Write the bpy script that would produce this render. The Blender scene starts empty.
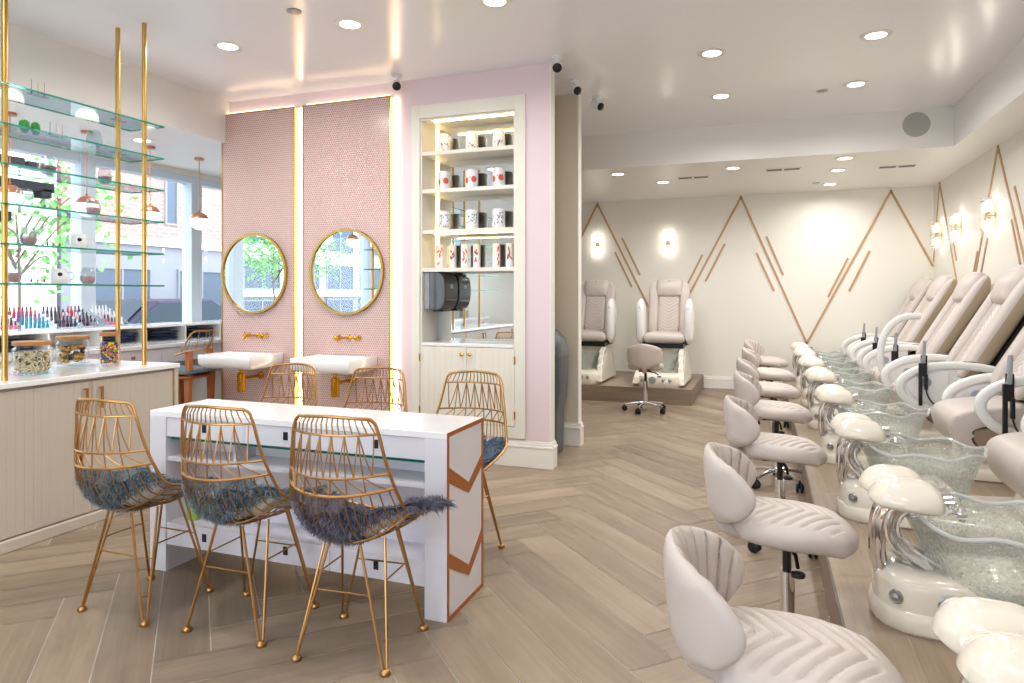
import bpy, bmesh, math, random
from mathutils import Vector, Matrix, Euler
random.seed(7)
PI = math.pi
scene = bpy.context.scene
COL = scene.collection
R = math.radians

# ------------------------------------------------------------------ materials
def lin(c):
    return tuple(((v/255.0)/12.92 if v/255.0 <= 0.04045 else (((v/255.0)+0.055)/1.055)**2.4) for v in c)

def nt(name):
    m = bpy.data.materials.new(name); m.use_nodes = True
    t = m.node_tree; t.nodes.clear()
    out = t.nodes.new('ShaderNodeOutputMaterial')
    return m, t, out

def link(t, a, b): t.links.new(a, b)

def mat(name, rgb, rough=0.5, metal=0.0, spec=0.5, coat=0.0, trans=0.0, ior=1.45,
        bump=None, var=None, sheen=0.0):
    m, t, out = nt(name)
    b = t.nodes.new('ShaderNodeBsdfPrincipled')
    c = lin(rgb)
    b.inputs['Base Color'].default_value = (*c, 1)
    b.inputs['Roughness'].default_value = rough
    b.inputs['Metallic'].default_value = metal
    b.inputs['Specular IOR Level'].default_value = spec
    b.inputs['Coat Weight'].default_value = coat
    b.inputs['Transmission Weight'].default_value = trans
    b.inputs['IOR'].default_value = ior
    b.inputs['Sheen Weight'].default_value = sheen
    link(t, b.outputs[0], out.inputs[0])
    tc = t.nodes.new('ShaderNodeTexCoord')
    if var:
        n = t.nodes.new('ShaderNodeTexNoise'); n.inputs['Scale'].default_value = var[0]
        n.inputs['Detail'].default_value = 4
        link(t, tc.outputs['Object'], n.inputs['Vector'])
        mx = t.nodes.new('ShaderNodeMix'); mx.data_type = 'RGBA'
        d = var[1]
        mx.inputs[6].default_value = (*[max(0, v*(1-d)) for v in c], 1)
        mx.inputs[7].default_value = (*[min(1, v*(1+d)) for v in c], 1)
        link(t, n.outputs[0], mx.inputs[0]); link(t, mx.outputs[2], b.inputs['Base Color'])
    if bump:
        n = t.nodes.new('ShaderNodeTexNoise'); n.inputs['Scale'].default_value = bump[0]
        n.inputs['Detail'].default_value = 3
        link(t, tc.outputs['Object'], n.inputs['Vector'])
        bp = t.nodes.new('ShaderNodeBump'); bp.inputs['Strength'].default_value = bump[1]
        bp.inputs['Distance'].default_value = bump[2] if len(bump) > 2 else 0.002
        link(t, n.outputs[0], bp.inputs['Height']); link(t, bp.outputs[0], b.inputs['Normal'])
    return m

def emit(name, rgb, s):
    m, t, out = nt(name)
    e = t.nodes.new('ShaderNodeEmission'); e.inputs[0].default_value = (*lin(rgb), 1); e.inputs[1].default_value = s
    link(t, e.outputs[0], out.inputs[0]); return m

def schlick(t, f0, nrm=None):
    # two-sided Fresnel: f0 + (1-f0) * (1-cos)^5
    lw = t.nodes.new('ShaderNodeLayerWeight'); lw.inputs[0].default_value = 0.5
    if nrm is not None: link(t, nrm, lw.inputs['Normal'])
    pw = t.nodes.new('ShaderNodeMath'); pw.operation = 'POWER'; pw.inputs[1].default_value = 5
    link(t, lw.outputs['Facing'], pw.inputs[0])
    ma = t.nodes.new('ShaderNodeMath'); ma.operation = 'MULTIPLY_ADD'; ma.inputs[1].default_value = (1-f0)*0.8; ma.inputs[2].default_value = f0
    link(t, pw.outputs[0], ma.inputs[0])
    return ma.outputs[0]

def thin_glass(name, tint, refl=0.10, rough=0.0, body=0.0, body_rgb=(255,255,255), fres=1.35):
    m, t, out = nt(name)
    tr = t.nodes.new('ShaderNodeBsdfTransparent'); tr.inputs[0].default_value = (*lin(tint), 1)
    gl = t.nodes.new('ShaderNodeBsdfGlossy'); gl.inputs['Roughness'].default_value = rough
    gl.inputs['Color'].default_value = (1, 1, 1, 1)
    mx = t.nodes.new('ShaderNodeMixShader')
    link(t, schlick(t, ((fres-1)/(fres+1))**2), mx.inputs[0])
    src = tr.outputs[0]
    if body > 0:
        df = t.nodes.new('ShaderNodeBsdfDiffuse'); df.inputs[0].default_value = (*lin(body_rgb), 1)
        m2 = t.nodes.new('ShaderNodeMixShader'); m2.inputs[0].default_value = body
        link(t, tr.outputs[0], m2.inputs[1]); link(t, df.outputs[0], m2.inputs[2]); src = m2.outputs[0]
    link(t, src, mx.inputs[1]); link(t, gl.outputs[0], mx.inputs[2])
    link(t, mx.outputs[0], out.inputs[0]); return m

def textured_glass(name):
    # hammered translucent glass of the foot basins
    m, t, out = nt(name)
    tc = t.nodes.new('ShaderNodeTexCoord')
    vo = t.nodes.new('ShaderNodeTexVoronoi'); vo.inputs['Scale'].default_value = 62
    link(t, tc.outputs['Object'], vo.inputs['Vector'])
    bp = t.nodes.new('ShaderNodeBump'); bp.inputs['Strength'].default_value = 0.9; bp.inputs['Distance'].default_value = 0.012
    link(t, vo.outputs['Distance'], bp.inputs['Height'])
    tr = t.nodes.new('ShaderNodeBsdfTransparent'); tr.inputs[0].default_value = (*lin((248,251,250)), 1)
    gl = t.nodes.new('ShaderNodeBsdfGlossy'); gl.inputs['Roughness'].default_value = 0.12
    df = t.nodes.new('ShaderNodeBsdfTranslucent'); df.inputs[0].default_value = (*lin((236,240,238)), 1)
    d2 = t.nodes.new('ShaderNodeBsdfDiffuse'); d2.inputs[0].default_value = (*lin((226,229,226)), 1)
    for n in (gl, df, d2): link(t, bp.outputs[0], n.inputs['Normal'])
    m0 = t.nodes.new('ShaderNodeMixShader'); m0.inputs[0].default_value = 0.5
    link(t, df.outputs[0], m0.inputs[1]); link(t, d2.outputs[0], m0.inputs[2])
    m1 = t.nodes.new('ShaderNodeMixShader')
    mr = t.nodes.new('ShaderNodeMapRange'); mr.inputs[1].default_value = 0.05; mr.inputs[2].default_value = 0.55
    mr.inputs[3].default_value = 0.40; mr.inputs[4].default_value = 0.12  # cells vary the whitening to stand for refraction in the glass
    link(t, vo.outputs['Distance'], mr.inputs[0]); link(t, mr.outputs[0], m1.inputs[0])
    link(t, tr.outputs[0], m1.inputs[1]); link(t, m0.outputs[0], m1.inputs[2])
    m2 = t.nodes.new('ShaderNodeMixShader')
    link(t, schlick(t, 0.045, bp.outputs[0]), m2.inputs[0]); link(t, m1.outputs[0], m2.inputs[1]); link(t, gl.outputs[0], m2.inputs[2])
    link(t, m2.outputs[0], out.inputs[0]); return m

def plank_mat(name, c_a, c_b, rough=0.42):
    m, t, out = nt(name)
    b = t.nodes.new('ShaderNodeBsdfPrincipled'); b.inputs['Roughness'].default_value = rough
    b.inputs['Specular IOR Level'].default_value = 0.4
    link(t, b.outputs[0], out.inputs[0])
    at = t.nodes.new('ShaderNodeAttribute'); at.attribute_name = 'tone'
    uv = t.nodes.new('ShaderNodeUVMap'); uv.uv_map = 'UVMap'
    mp = t.nodes.new('ShaderNodeMapping'); mp.inputs['Scale'].default_value = (2.2, 46, 1)
    link(t, uv.outputs[0], mp.inputs[0])
    n = t.nodes.new('ShaderNodeTexNoise'); n.inputs['Scale'].default_value = 1.0; n.inputs['Detail'].default_value = 6
    n.inputs['Roughness'].default_value = 0.62; n.inputs['Distortion'].default_value = 0.5
    link(t, mp.outputs[0], n.inputs['Vector'])
    mp2 = t.nodes.new('ShaderNodeMapping'); mp2.inputs['Scale'].default_value = (1.3, 7, 1)
    link(t, uv.outputs[0], mp2.inputs[0])
    n2 = t.nodes.new('ShaderNodeTexNoise'); n2.inputs['Scale'].default_value = 1.0; n2.inputs['Detail'].default_value = 3
    link(t, mp2.outputs[0], n2.inputs['Vector'])
    ad = t.nodes.new('ShaderNodeMath'); ad.operation = 'MULTIPLY_ADD'; ad.inputs[1].default_value = 0.55
    link(t, n.outputs[0], ad.inputs[0])
    sc = t.nodes.new('ShaderNodeMath'); sc.operation = 'MULTIPLY'; sc.inputs[1].default_value = 0.30
    link(t, at.outputs['Fac'], sc.inputs[0])
    a3 = t.nodes.new('ShaderNodeMath'); a3.operation = 'MULTIPLY_ADD'; a3.inputs[1].default_value = 0.5
    link(t, n2.outputs[0], a3.inputs[0]); link(t, sc.outputs[0], a3.inputs[2])
    link(t, a3.outputs[0], ad.inputs[2])
    cr = t.nodes.new('ShaderNodeValToRGB')
    cr.color_ramp.elements[0].position = 0.36; cr.color_ramp.elements[0].color = (*lin(c_a), 1)
    cr.color_ramp.elements[1].position = 0.97; cr.color_ramp.elements[1].color = (*lin(c_b), 1)
    link(t, ad.outputs[0], cr.inputs[0]); link(t, cr.outputs[0], b.inputs['Base Color'])
    bp = t.nodes.new('ShaderNodeBump'); bp.inputs['Strength'].default_value = 0.12; bp.inputs['Distance'].default_value = 0.002
    link(t, n.outputs[0], bp.inputs['Height']); link(t, bp.outputs[0], b.inputs['Normal'])
    return m

def penny_mat(name, tile, grout, pitch=0.021):
    m, t, out = nt(name)
    b = t.nodes.new('ShaderNodeBsdfPrincipled'); link(t, b.outputs[0], out.inputs[0])
    tc = t.nodes.new('ShaderNodeTexCoord')
    sx = t.nodes.new('ShaderNodeSeparateXYZ'); link(t, tc.outputs['Object'], sx.inputs[0])
    cx = t.nodes.new('ShaderNodeCombineXYZ')
    link(t, sx.outputs[0], cx.inputs[0]); link(t, sx.outputs[2], cx.inputs[1])
    s = t.nodes.new('ShaderNodeVectorMath'); s.operation = 'SCALE'; s.inputs['Scale'].default_value = 1/pitch
    link(t, cx.outputs[0], s.inputs[0])
    dist = []
    for off in ((0, 0), (0.5, 0.866)):
        a = t.nodes.new('ShaderNodeVectorMath'); a.operation = 'ADD'; a.inputs[1].default_value = (400+off[0], 692.8+off[1], 0)
        link(t, s.outputs[0], a.inputs[0])
        w = t.nodes.new('ShaderNodeVectorMath'); w.operation = 'MODULO'; w.inputs[1].default_value = (1, 1.732, 1)
        link(t, a.outputs[0], w.inputs[0])
        u = t.nodes.new('ShaderNodeVectorMath'); u.operation = 'SUBTRACT'; u.inputs[1].default_value = (0.5, 0.866, 0)
        link(t, w.outputs[0], u.inputs[0])
        l = t.nodes.new('ShaderNodeVectorMath'); l.operation = 'LENGTH'; link(t, u.outputs[0], l.inputs[0])
        dist.append(l.outputs['Value'])
    mn = t.nodes.new('ShaderNodeMath'); mn.operation = 'MINIMUM'
    link(t, dist[0], mn.inputs[0]); link(t, dist[1], mn.inputs[1])
    rg = t.nodes.new('ShaderNodeMapRange'); rg.inputs[1].default_value = 0.38; rg.inputs[2].default_value = 0.47
    link(t, mn.outputs[0], rg.inputs[0])
    nz = t.nodes.new('ShaderNodeTexNoise'); nz.inputs['Scale'].default_value = 38
    link(t, tc.outputs['Object'], nz.inputs['Vector'])
    mt = t.nodes.new('ShaderNodeMix'); mt.data_type = 'RGBA'
    c = lin(tile)
    mt.inputs[6].default_value = (*[v*0.82 for v in c], 1); mt.inputs[7].default_value = (*[min(1, v*1.18) for v in c], 1)
    link(t, nz.outputs[0], mt.inputs[0])
    mx = t.nodes.new('ShaderNodeMix'); mx.data_type = 'RGBA'; mx.inputs[7].default_value = (*lin(grout), 1)
    link(t, rg.outputs[0], mx.inputs[0]); link(t, mt.outputs[2], mx.inputs[6])
    link(t, mx.outputs[2], b.inputs['Base Color'])
    rr = t.nodes.new('ShaderNodeMapRange'); rr.inputs[3].default_value = 0.22; rr.inputs[4].default_value = 0.8
    link(t, rg.outputs[0], rr.inputs[0]); link(t, rr.outputs[0], b.inputs['Roughness'])
    bp = t.nodes.new('ShaderNodeBump'); bp.invert = True; bp.inputs['Strength'].default_value = 0.5; bp.inputs['Distance'].default_value = 0.002
    link(t, rg.outputs[0], bp.inputs['Height']); link(t, bp.outputs[0], b.inputs['Normal'])
    return m

def groove_mat(name, rgb, axis, period, rough=0.45):
    # painted beadboard: fine vertical grooves along one object axis
    m, t, out = nt(name)
    b = t.nodes.new('ShaderNodeBsdfPrincipled'); link(t, b.outputs[0], out.inputs[0])
    b.inputs['Base Color'].default_value = (*lin(rgb), 1); b.inputs['Roughness'].default_value = rough
    tc = t.nodes.new('ShaderNodeTexCoord')
    sx = t.nodes.new('ShaderNodeSeparateXYZ'); link(t, tc.outputs['Object'], sx.inputs[0])
    dv = t.nodes.new('ShaderNodeMath'); dv.operation = 'MULTIPLY_ADD'; dv.inputs[1].default_value = 1/period; dv.inputs[2].default_value = 200
    link(t, sx.outputs[axis], dv.inputs[0])
    pp = t.nodes.new('ShaderNodeMath'); pp.operation = 'FRACT'; link(t, dv.outputs[0], pp.inputs[0])
    sb = t.nodes.new('ShaderNodeMath'); sb.operation = 'SUBTRACT'; sb.inputs[1].default_value = 0.5; link(t, pp.outputs[0], sb.inputs[0])
    ab = t.nodes.new('ShaderNodeMath'); ab.operation = 'ABSOLUTE'; link(t, sb.outputs[0], ab.inputs[0])
    rg = t.nodes.new('ShaderNodeMapRange'); rg.inputs[1].default_value = 0.0; rg.inputs[2].default_value = 0.1
    link(t, ab.outputs[0], rg.inputs[0])
    bp = t.nodes.new('ShaderNodeBump'); bp.inputs['Strength'].default_value = 0.55; bp.inputs['Distance'].default_value = 0.003
    link(t, rg.outputs[0], bp.inputs['Height']); link(t, bp.outputs[0], b.inputs['Normal'])
    return m

def hair_mat(name, dark, light):
    m, t, out = nt(name)
    b = t.nodes.new('ShaderNodeBsdfPrincipled'); b.inputs['Roughness'].default_value = 0.75
    b.inputs['Specular IOR Level'].default_value = 0.25
    at = t.nodes.new('ShaderNodeAttribute'); at.attribute_name = 'tone'
    cr = t.nodes.new('ShaderNodeValToRGB')
    cr.color_ramp.elements[0].color = (*lin(dark), 1); cr.color_ramp.elements[1].color = (*lin(light), 1)
    link(t, at.outputs['Fac'], cr.inputs[0]); link(t, cr.outputs[0], b.inputs['Base Color'])
    link(t, b.outputs[0], out.inputs[0]); return m

def brick_mat(name, c1, c2, mortar):
    m, t, out = nt(name)
    b = t.nodes.new('ShaderNodeBsdfPrincipled'); b.inputs['Roughness'].default_value = 0.85
    tc = t.nodes.new('ShaderNodeTexCoord'); mp = t.nodes.new('ShaderNodeMapping')
    mp.inputs['Rotation'].default_value = (PI/2, 0, PI/2)
    sx = t.nodes.new('ShaderNodeSeparateXYZ'); cx = t.nodes.new('ShaderNodeCombineXYZ')
    link(t, tc.outputs['Object'], sx.inputs[0]); link(t, sx.outputs[1], cx.inputs[0]); link(t, sx.outputs[2], cx.inputs[1])
    br = t.nodes.new('ShaderNodeTexBrick'); br.inputs['Scale'].default_value = 1.0
    br.inputs['Color1'].default_value = (*lin(c1), 1); br.inputs['Color2'].default_value = (*lin(c2), 1)
    br.inputs['Mortar'].default_value = (*lin(mortar), 1); br.inputs['Mortar Size'].default_value = 0.012
    br.inputs['Brick Width'].default_value = 0.3; br.inputs['Row Height'].default_value = 0.1
    link(t, cx.outputs[0], br.inputs['Vector']); link(t, br.outputs[0], b.inputs['Base Color'])
    link(t, b.outputs[0], out.inputs[0]); return m

M = {}
M['wall'] = mat('cream_wall_paint', (231,227,217), 0.55, bump=(60,0.05))
M['beige'] = mat('beige_wall_paint', (214,205,183), 0.55)
M['pink'] = mat('blush_wall_paint', (228,208,213), 0.5)
M['white'] = mat('white_trim_paint', (238,235,228), 0.4)
M['ceil'] = mat('glossy_ceiling_paint', (239,239,243), 0.2, spec=0.5, bump=(1.6,0.10,0.02))
M['soffit'] = mat('white_soffit_paint', (232,230,226), 0.4)
M['grout'] = mat('light_grout', (205,196,184), 0.8)
M['plank'] = plank_mat('oak_look_porcelain', (112,96,80), (166,147,125))
M['plank_d'] = plank_mat('oak_look_riser', (120,97,74), (182,158,128))
M['tile'] = penny_mat('pink_penny_tile', (198,156,148), (232,214,207))
M['gold'] = mat('brushed_gold', (200,162,88), 0.28, 1.0)
M['wire'] = mat('antique_gold_wire', (186,142,88), 0.36, 1.0)
M['brass'] = mat('polished_brass', (222,168,52), 0.18, 1.0)
M['copper'] = mat('copper_inlay', (176,104,46), 0.4, 0.35)
M['chrome'] = mat('chrome', (232,232,235), 0.06, 1.0)
M['steel'] = mat('satin_steel', (170,170,170), 0.3, 1.0)
M['bronze'] = mat('dark_edge_trim', (92,80,68), 0.45)
M['black'] = mat('black_plastic', (22,21,22), 0.4)
M['dark'] = mat('dark_void', (38,32,28), 0.7)
M['laq'] = mat('white_lacquer', (222,218,224), 0.25, coat=0.3)
M['quartz'] = mat('white_quartz', (244,242,242), 0.12, coat=0.4, var=(6,0.03))
M['counter'] = groove_mat('greige_beadboard', (196,186,172), 1, 0.045)
M['counter_p'] = mat('greige_paint', (196,186,172), 0.45)
M['niche'] = mat('ivory_cabinet_paint', (230,226,214), 0.42)
M['niche_d'] = groove_mat('ivory_door_beadboard', (232,226,212), 0, 0.05)
M['leather'] = mat('pearl_leatherette', (195,184,177), 0.42, bump=(90,0.08,0.001))
M['leather_d'] = mat('taupe_leatherette', (168,150,126), 0.45, bump=(90,0.08,0.001))
M['pearl'] = mat('ivory_gelcoat', (228,220,205), 0.16, coat=0.6)
M['armw'] = mat('white_gelcoat', (229,227,224), 0.18, coat=0.5)
M['cup'] = mat('grey_cup_insert', (168,172,184), 0.3)
M['basin'] = textured_glass('hammered_glass')
M['porc'] = mat('white_porcelain', (244,243,242), 0.1, coat=0.5)
M['mirror'] = mat('mirror_silver', (236,240,240), 0.0, 1.0)
M['glass'] = thin_glass('window_glass', (250,252,252), fres=1.25)
M['shelfg'] = thin_glass('clear_shelf_glass', (240,249,247), fres=1.18)
M['shelfe'] = mat('green_glass_edge', (28,138,112), 0.15, trans=0.25)
M['jarg'] = thin_glass('jar_glass', (250,252,252), fres=1.22)
M['wood'] = mat('jar_lid_wood', (176,116,62), 0.5, var=(20,0.25))
M['legw'] = mat('brown_wood_leg', (186,112,66), 0.45, var=(14,0.2))
M['strip'] = mat('oak_strip', (186,150,112), 0.5, var=(12,0.12))
M['dgrey'] = mat('smoky_plastic', (58,58,60), 0.15, coat=0.4)
M['lgrey'] = mat('light_grey_plastic', (150,152,156), 0.35)
M['binp'] = mat('slate_plastic', (84,88,94), 0.35)
M['spk'] = mat('speaker_grille', (172,172,166), 0.7, bump=(400,0.4,0.001))
M['furA'] = hair_mat('teal_grey_fur', (44,54,62), (140,158,166))
M['furB'] = hair_mat('slate_grey_fur', (36,36,48), (128,130,150))
M['furC'] = hair_mat('blue_grey_fur', (34,52,74), (134,154,176))
M['hide'] = mat('cream_hide', (214,204,188), 0.8)
M['led'] = emit('warm_led', (255,226,188), 11.0)
M['led3'] = emit('cove_led', (255,226,188), 4.0)
M['rimg'] = thin_glass('highlight_glass_rim', (240,246,246), body=0.35, fres=2.0)  # white body put into the rim glass for the basin lip's highlight
M['led2'] = emit('niche_led', (255,224,160), 16.0)
M['down'] = emit('downlight_lens', (255,246,232), 9.0)
M['globe'] = emit('opal_globe', (255,250,244), 2.2)
M['lamp'] = emit('sconce_lamp', (255,249,240), 26.0)
M['sglass'] = thin_glass('sconce_glass', (250,250,248), body=0.06, fres=1.4)
M['copperm'] = mat('copper_cap', (206,140,112), 0.3, 0.8)
M['frame'] = mat('pale_blue_frame', (206,220,232), 0.4)

# ------------------------------------------------------------------ mesh helpers
class MB:
    def __init__(self, off=(0, 0, 0)):
        self.v = []; self.f = []; self.mi = []; self.sm = []; self.off = Vector(off); self.uv = None; self.tone = None
    def add(self, vs, fs, mi=0, smooth=True, fn=None):
        b = len(self.v)
        for p in vs:
            p = Vector(p)
            if fn: p = Vector(fn(p))
            self.v.append(tuple(p + self.off))
        for f in fs:
            self.f.append(tuple(b + i for i in f)); self.mi.append(mi); self.sm.append(smooth)
        return self
    def box(self, x0, x1, y0, y1, z0, z1, mi=0, fn=None):
        vs = [(x, y, z) for z in (z0, z1) for y in (y0, y1) for x in (x0, x1)]
        fs = [(0, 2, 3, 1), (4, 5, 7, 6), (0, 1, 5, 4), (2, 6, 7, 3), (0, 4, 6, 2), (1, 3, 7, 5)]
        return self.add(vs, fs, mi, False, fn)
    def rings(self, rings, mi=0, closed=True, caps=True, loop=False, smooth=True, fn=None):
        n = len(rings[0]); vs = [p for r in rings for p in r]; fs = []
        k = len(rings)
        for i in range(k if loop else k-1):
            a = i*n; c = ((i+1) % k)*n
            for j in range(n if closed else n-1):
                j2 = (j+1) % n
                fs.append((a+j, a+j2, c+j2, c+j))
        self.add(vs, fs, mi, smooth, fn)
        if caps and not loop and closed:
            b = len(self.v) - len(vs)
            self.f.append(tuple(b+j for j in reversed(range(n)))); self.mi.append(mi); self.sm.append(False)
            self.f.append(tuple(b+(k-1)*n+j for j in range(n))); self.mi.append(mi); self.sm.append(False)
        return self
    def sweep(self, path, section, mi=0, closed=False, up=None, caps=True, smooth=True, scale=None, fn=None):
        P = [Vector(p) for p in path]; n = len(P); rings = []
        nrm = None
        for i in range(n):
            if closed: t = (P[(i+1) % n] - P[i-1])
            else: t = (P[min(i+1, n-1)] - P[max(i-1, 0)])
            if t.length < 1e-9: t = Vector((0, 0, 1))
            t.normalize()
            if up is not None:
                u = Vector(up); nrm = (u - t*u.dot(t))
                if nrm.length < 1e-6: nrm = t.orthogonal()
                nrm.normalize()
            elif nrm is None:
                nrm = t.orthogonal().normalized()
            else:
                nrm = (nrm - t*nrm.dot(t))
                if nrm.length < 1e-6: nrm = t.orthogonal()
                nrm.normalize()
            bn = t.cross(nrm)
            s = scale(i/(n-1)) if scale else 1.0
            if not isinstance(s, tuple): s = (s, s)
            rings.append([tuple(P[i] + nrm*a*s[0] + bn*b*s[1]) for a, b in section])
        return self.rings(rings, mi, True, caps, closed, smooth, fn)
    def tube(self, path, r, n=8, mi=0, closed=False, caps=True, scale=None, fn=None):
        sec = [(r*math.cos(2*PI*k/n), r*math.sin(2*PI*k/n)) for k in range(n)]
        return self.sweep(path, sec, mi, closed, None, caps, True, scale, fn)
    def lathe(self, prof, n=24, c=(0, 0, 0), mi=0, axis='z', sx=1, sy=1, caps=True, fn=None):
        rings = []
        for r, h in prof:
            ring = []
            for k in range(n):
                a = 2*PI*k/n; x, y = r*math.cos(a)*sx, r*math.sin(a)*sy
                if axis == 'z': p = (c[0]+x, c[1]+y, c[2]+h)
                elif axis == 'y': p = (c[0]+x, c[1]+h, c[2]-y)
                else: p = (c[0]+h, c[1]+x, c[2]+y)
                ring.append(p)
            rings.append(ring)
        return self.rings(rings, mi, True, caps, False, True, fn)
    def ball(self, c, r, n=12, mi=0, s=(1, 1, 1), fn=None):
        prof = [(max(1e-4, r*math.sin(PI*k/n)), -r*math.cos(PI*k/n)) for k in range(n+1)]
        rings = [[(c[0]+q*math.cos(2*PI*j/(2*n))*s[0], c[1]+q*math.sin(2*PI*j/(2*n))*s[1], c[2]+h*s[2]) for j in range(2*n)] for q, h in prof]
        return self.rings(rings, mi, True, False, False, True, fn)
    def prism(self, poly, lo, hi, axis='y', mi=0, smooth=False, fn=None):
        def P(a, b, h):
            return {'y': (a, h, b), 'x': (h, a, b), 'z': (a, b, h)}[axis]
        n = len(poly)
        vs = [P(a, b, lo) for a, b in poly] + [P(a, b, hi) for a, b in poly]
        fs = [tuple(range(n))[::-1], tuple(range(n, 2*n))]
        self.add(vs, fs, mi, False, fn)
        base = len(self.v) - 2*n
        for i in range(n):
            j = (i+1) % n
            self.f.append((base+i, base+j, base+n+j, base+n+i)); self.mi.append(mi); self.sm.append(smooth)
        return self
    def cushion(self, a, b, T, B, k=0.6, n=30, top=None, fn=None, mi=0, e=6, p=0.5, mi_side=None, m=None):
        # closed pad; plan = rounded square a x b (half sizes), top(x,y)->extra height on the upper face
        m = m or n
        N = n+1; Mm = m+1; vs = []; idx = {}
        def XY(u, v): return (a*u*math.sqrt(1-v*v/2*k), b*v*math.sqrt(1-u*u/2*k))
        for side in (1, -1):
            for i in range(N):
                for j in range(Mm):
                    u = -1+2*i/n; v = -1+2*j/m
                    u = math.copysign(1-(1-abs(u))**1.25, u); v = math.copysign(1-(1-abs(v))**1.25, v)
                    edge = i in (0, n) or j in (0, m)
                    if side == -1 and edge: idx[(side, i, j)] = idx[(1, i, j)]; continue
                    h = (max(0.0, 1-max(abs(u), abs(v))**e))**p
                    x, y = XY(u, v)
                    z = (T*h + (top(x, y)*min(1, h*1.3) if top else 0)) if side == 1 else -B*h
                    idx[(side, i, j)] = len(vs); vs.append((x, y, z))
        fs = []
        for side in (1, -1):
            for i in range(n):
                for j in range(m):
                    q = [idx[(side, i, j)], idx[(side, i+1, j)], idx[(side, i+1, j+1)], idx[(side, i, j+1)]]
                    if side == -1: q.reverse()
                    fs.append(tuple(q))
        if fn:
            vs = [fn(Vector(q)) for q in vs]
        if mi_side is None:
            return self.add(vs, fs, mi)
        self.add(vs, fs[:n*m], mi); 
        base = len(self.v)-len(vs)
        for f in fs[n*m:]:
            self.f.append(tuple(base+i for i in f)); self.mi.append(mi_side); self.sm.append(True)
        return self
    def build(self, name, mats, parent=None, bevel=0, seg=2, fixn=True):
        me = bpy.data.meshes.new(name)
        me.from_pydata(self.v, [], self.f)
        if not isinstance(mats, (list, tuple)): mats = [mats]
        for m in mats: me.materials.append(M[m] if isinstance(m, str) else m)
        me.polygons.foreach_set('material_index', self.mi)
        me.polygons.foreach_set('use_smooth', self.sm)
        if self.uv is not None:
            l = me.uv_layers.new(name='UVMap')
            l.data.foreach_set('uv', [c for uv in self.uv for c in uv])
        if self.tone is not None:
            at = me.attributes.new('tone', 'FLOAT', 'FACE'); at.data.foreach_set('value', self.tone)
        if fixn and self.uv is None:
            bm = bmesh.new(); bm.from_mesh(me); bmesh.ops.recalc_face_normals(bm, faces=bm.faces); bm.to_mesh(me); bm.free()
        if any(self.sm): me.set_sharp_from_angle(angle=R(42))
        me.update()
        o = bpy.data.objects.new(name, me); COL.objects.link(o)
        if parent: o.parent = parent
        if bevel:
            bv = o.modifiers.new('Bevel', 'BEVEL'); bv.width = bevel; bv.segments = seg
            bv.limit_method = 'ANGLE'; bv.angle_limit = R(40)
        return o

def tag(o, label, cat, group=None, kind=None):
    o['label'] = label; o['category'] = cat
    if group: o['group'] = group
    if kind: o['kind'] = kind
    return o
def struct(o):
    o['kind'] = 'structure'; return o
def thing(name, loc, label, cat, group=None, rz=0):
    o = bpy.data.objects.new(name, None); COL.objects.link(o)
    o.empty_display_size = 0.1
    o.location = loc; o.rotation_euler = (0, 0, rz)
    return tag(o, label, cat, group)
def dup(o, loc, rz=None, label=None, group=None, scale=None):
    c = o.copy(); COL.objects.link(c); c.location = loc
    if rz is not None: c.rotation_euler = (0, 0, rz)
    if scale: c.scale = scale
    if label: c['label'] = label
    if group: c['group'] = group
    for ch in list(o.children):
        d = ch.copy(); COL.objects.link(d); d.parent = c
        for g in list(ch.children):
            e = g.copy(); COL.objects.link(e); e.parent = d
    return c

def smooth(pts, k=6, closed=False):
    P = [Vector(p) for p in pts]; n = len(P); out = []
    rng = range(n if closed else n-1)
    for i in rng:
        p0 = P[i-1] if (closed or i > 0) else P[0]*2-P[1]
        p1 = P[i]; p2 = P[(i+1) % n]
        p3 = P[(i+2) % n] if (closed or i+2 < n) else P[-1]*2-P[-2]
        for s in range(k):
            t = s/k
            out.append(0.5*((2*p1)+(p2-p0)*t+(2*p0-5*p1+4*p2-p3)*t*t+(3*p1-p0-3*p2+p3)*t**3))
    if not closed: out.append(P[-1])
    return out
def lerp1(tab, t):
    for i in range(len(tab)-1):
        if t <= tab[i+1][0]:
            a, b = tab[i], tab[i+1]; f = (t-a[0])/(b[0]-a[0]) if b[0] > a[0] else 0
            return [a[j]+(b[j]-a[j])*f for j in range(1, len(a))]
    return list(tab[-1][1:])
def rrect(w, h, r, k=3):
    # rounded rectangle section centred on 0
    out = []
    for cx, cy, a0 in ((w/2-r, h/2-r, 0), (-w/2+r, h/2-r, 90), (-w/2+r, -h/2+r, 180), (w/2-r, -h/2+r, 270)):
        for i in range(k+1):
            a = R(a0+90*i/k); out.append((cx+r*math.cos(a), cy+r*math.sin(a)))
    return out

# ------------------------------------------------------------------ the room shell
CEIL, LOW = 3.06, 2.69
XR, YB, XW = 2.03, 9.95, -5.95
YF = -2.7
PX, PZ = 0.255, 0.20                  # spa platform edge and height

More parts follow.
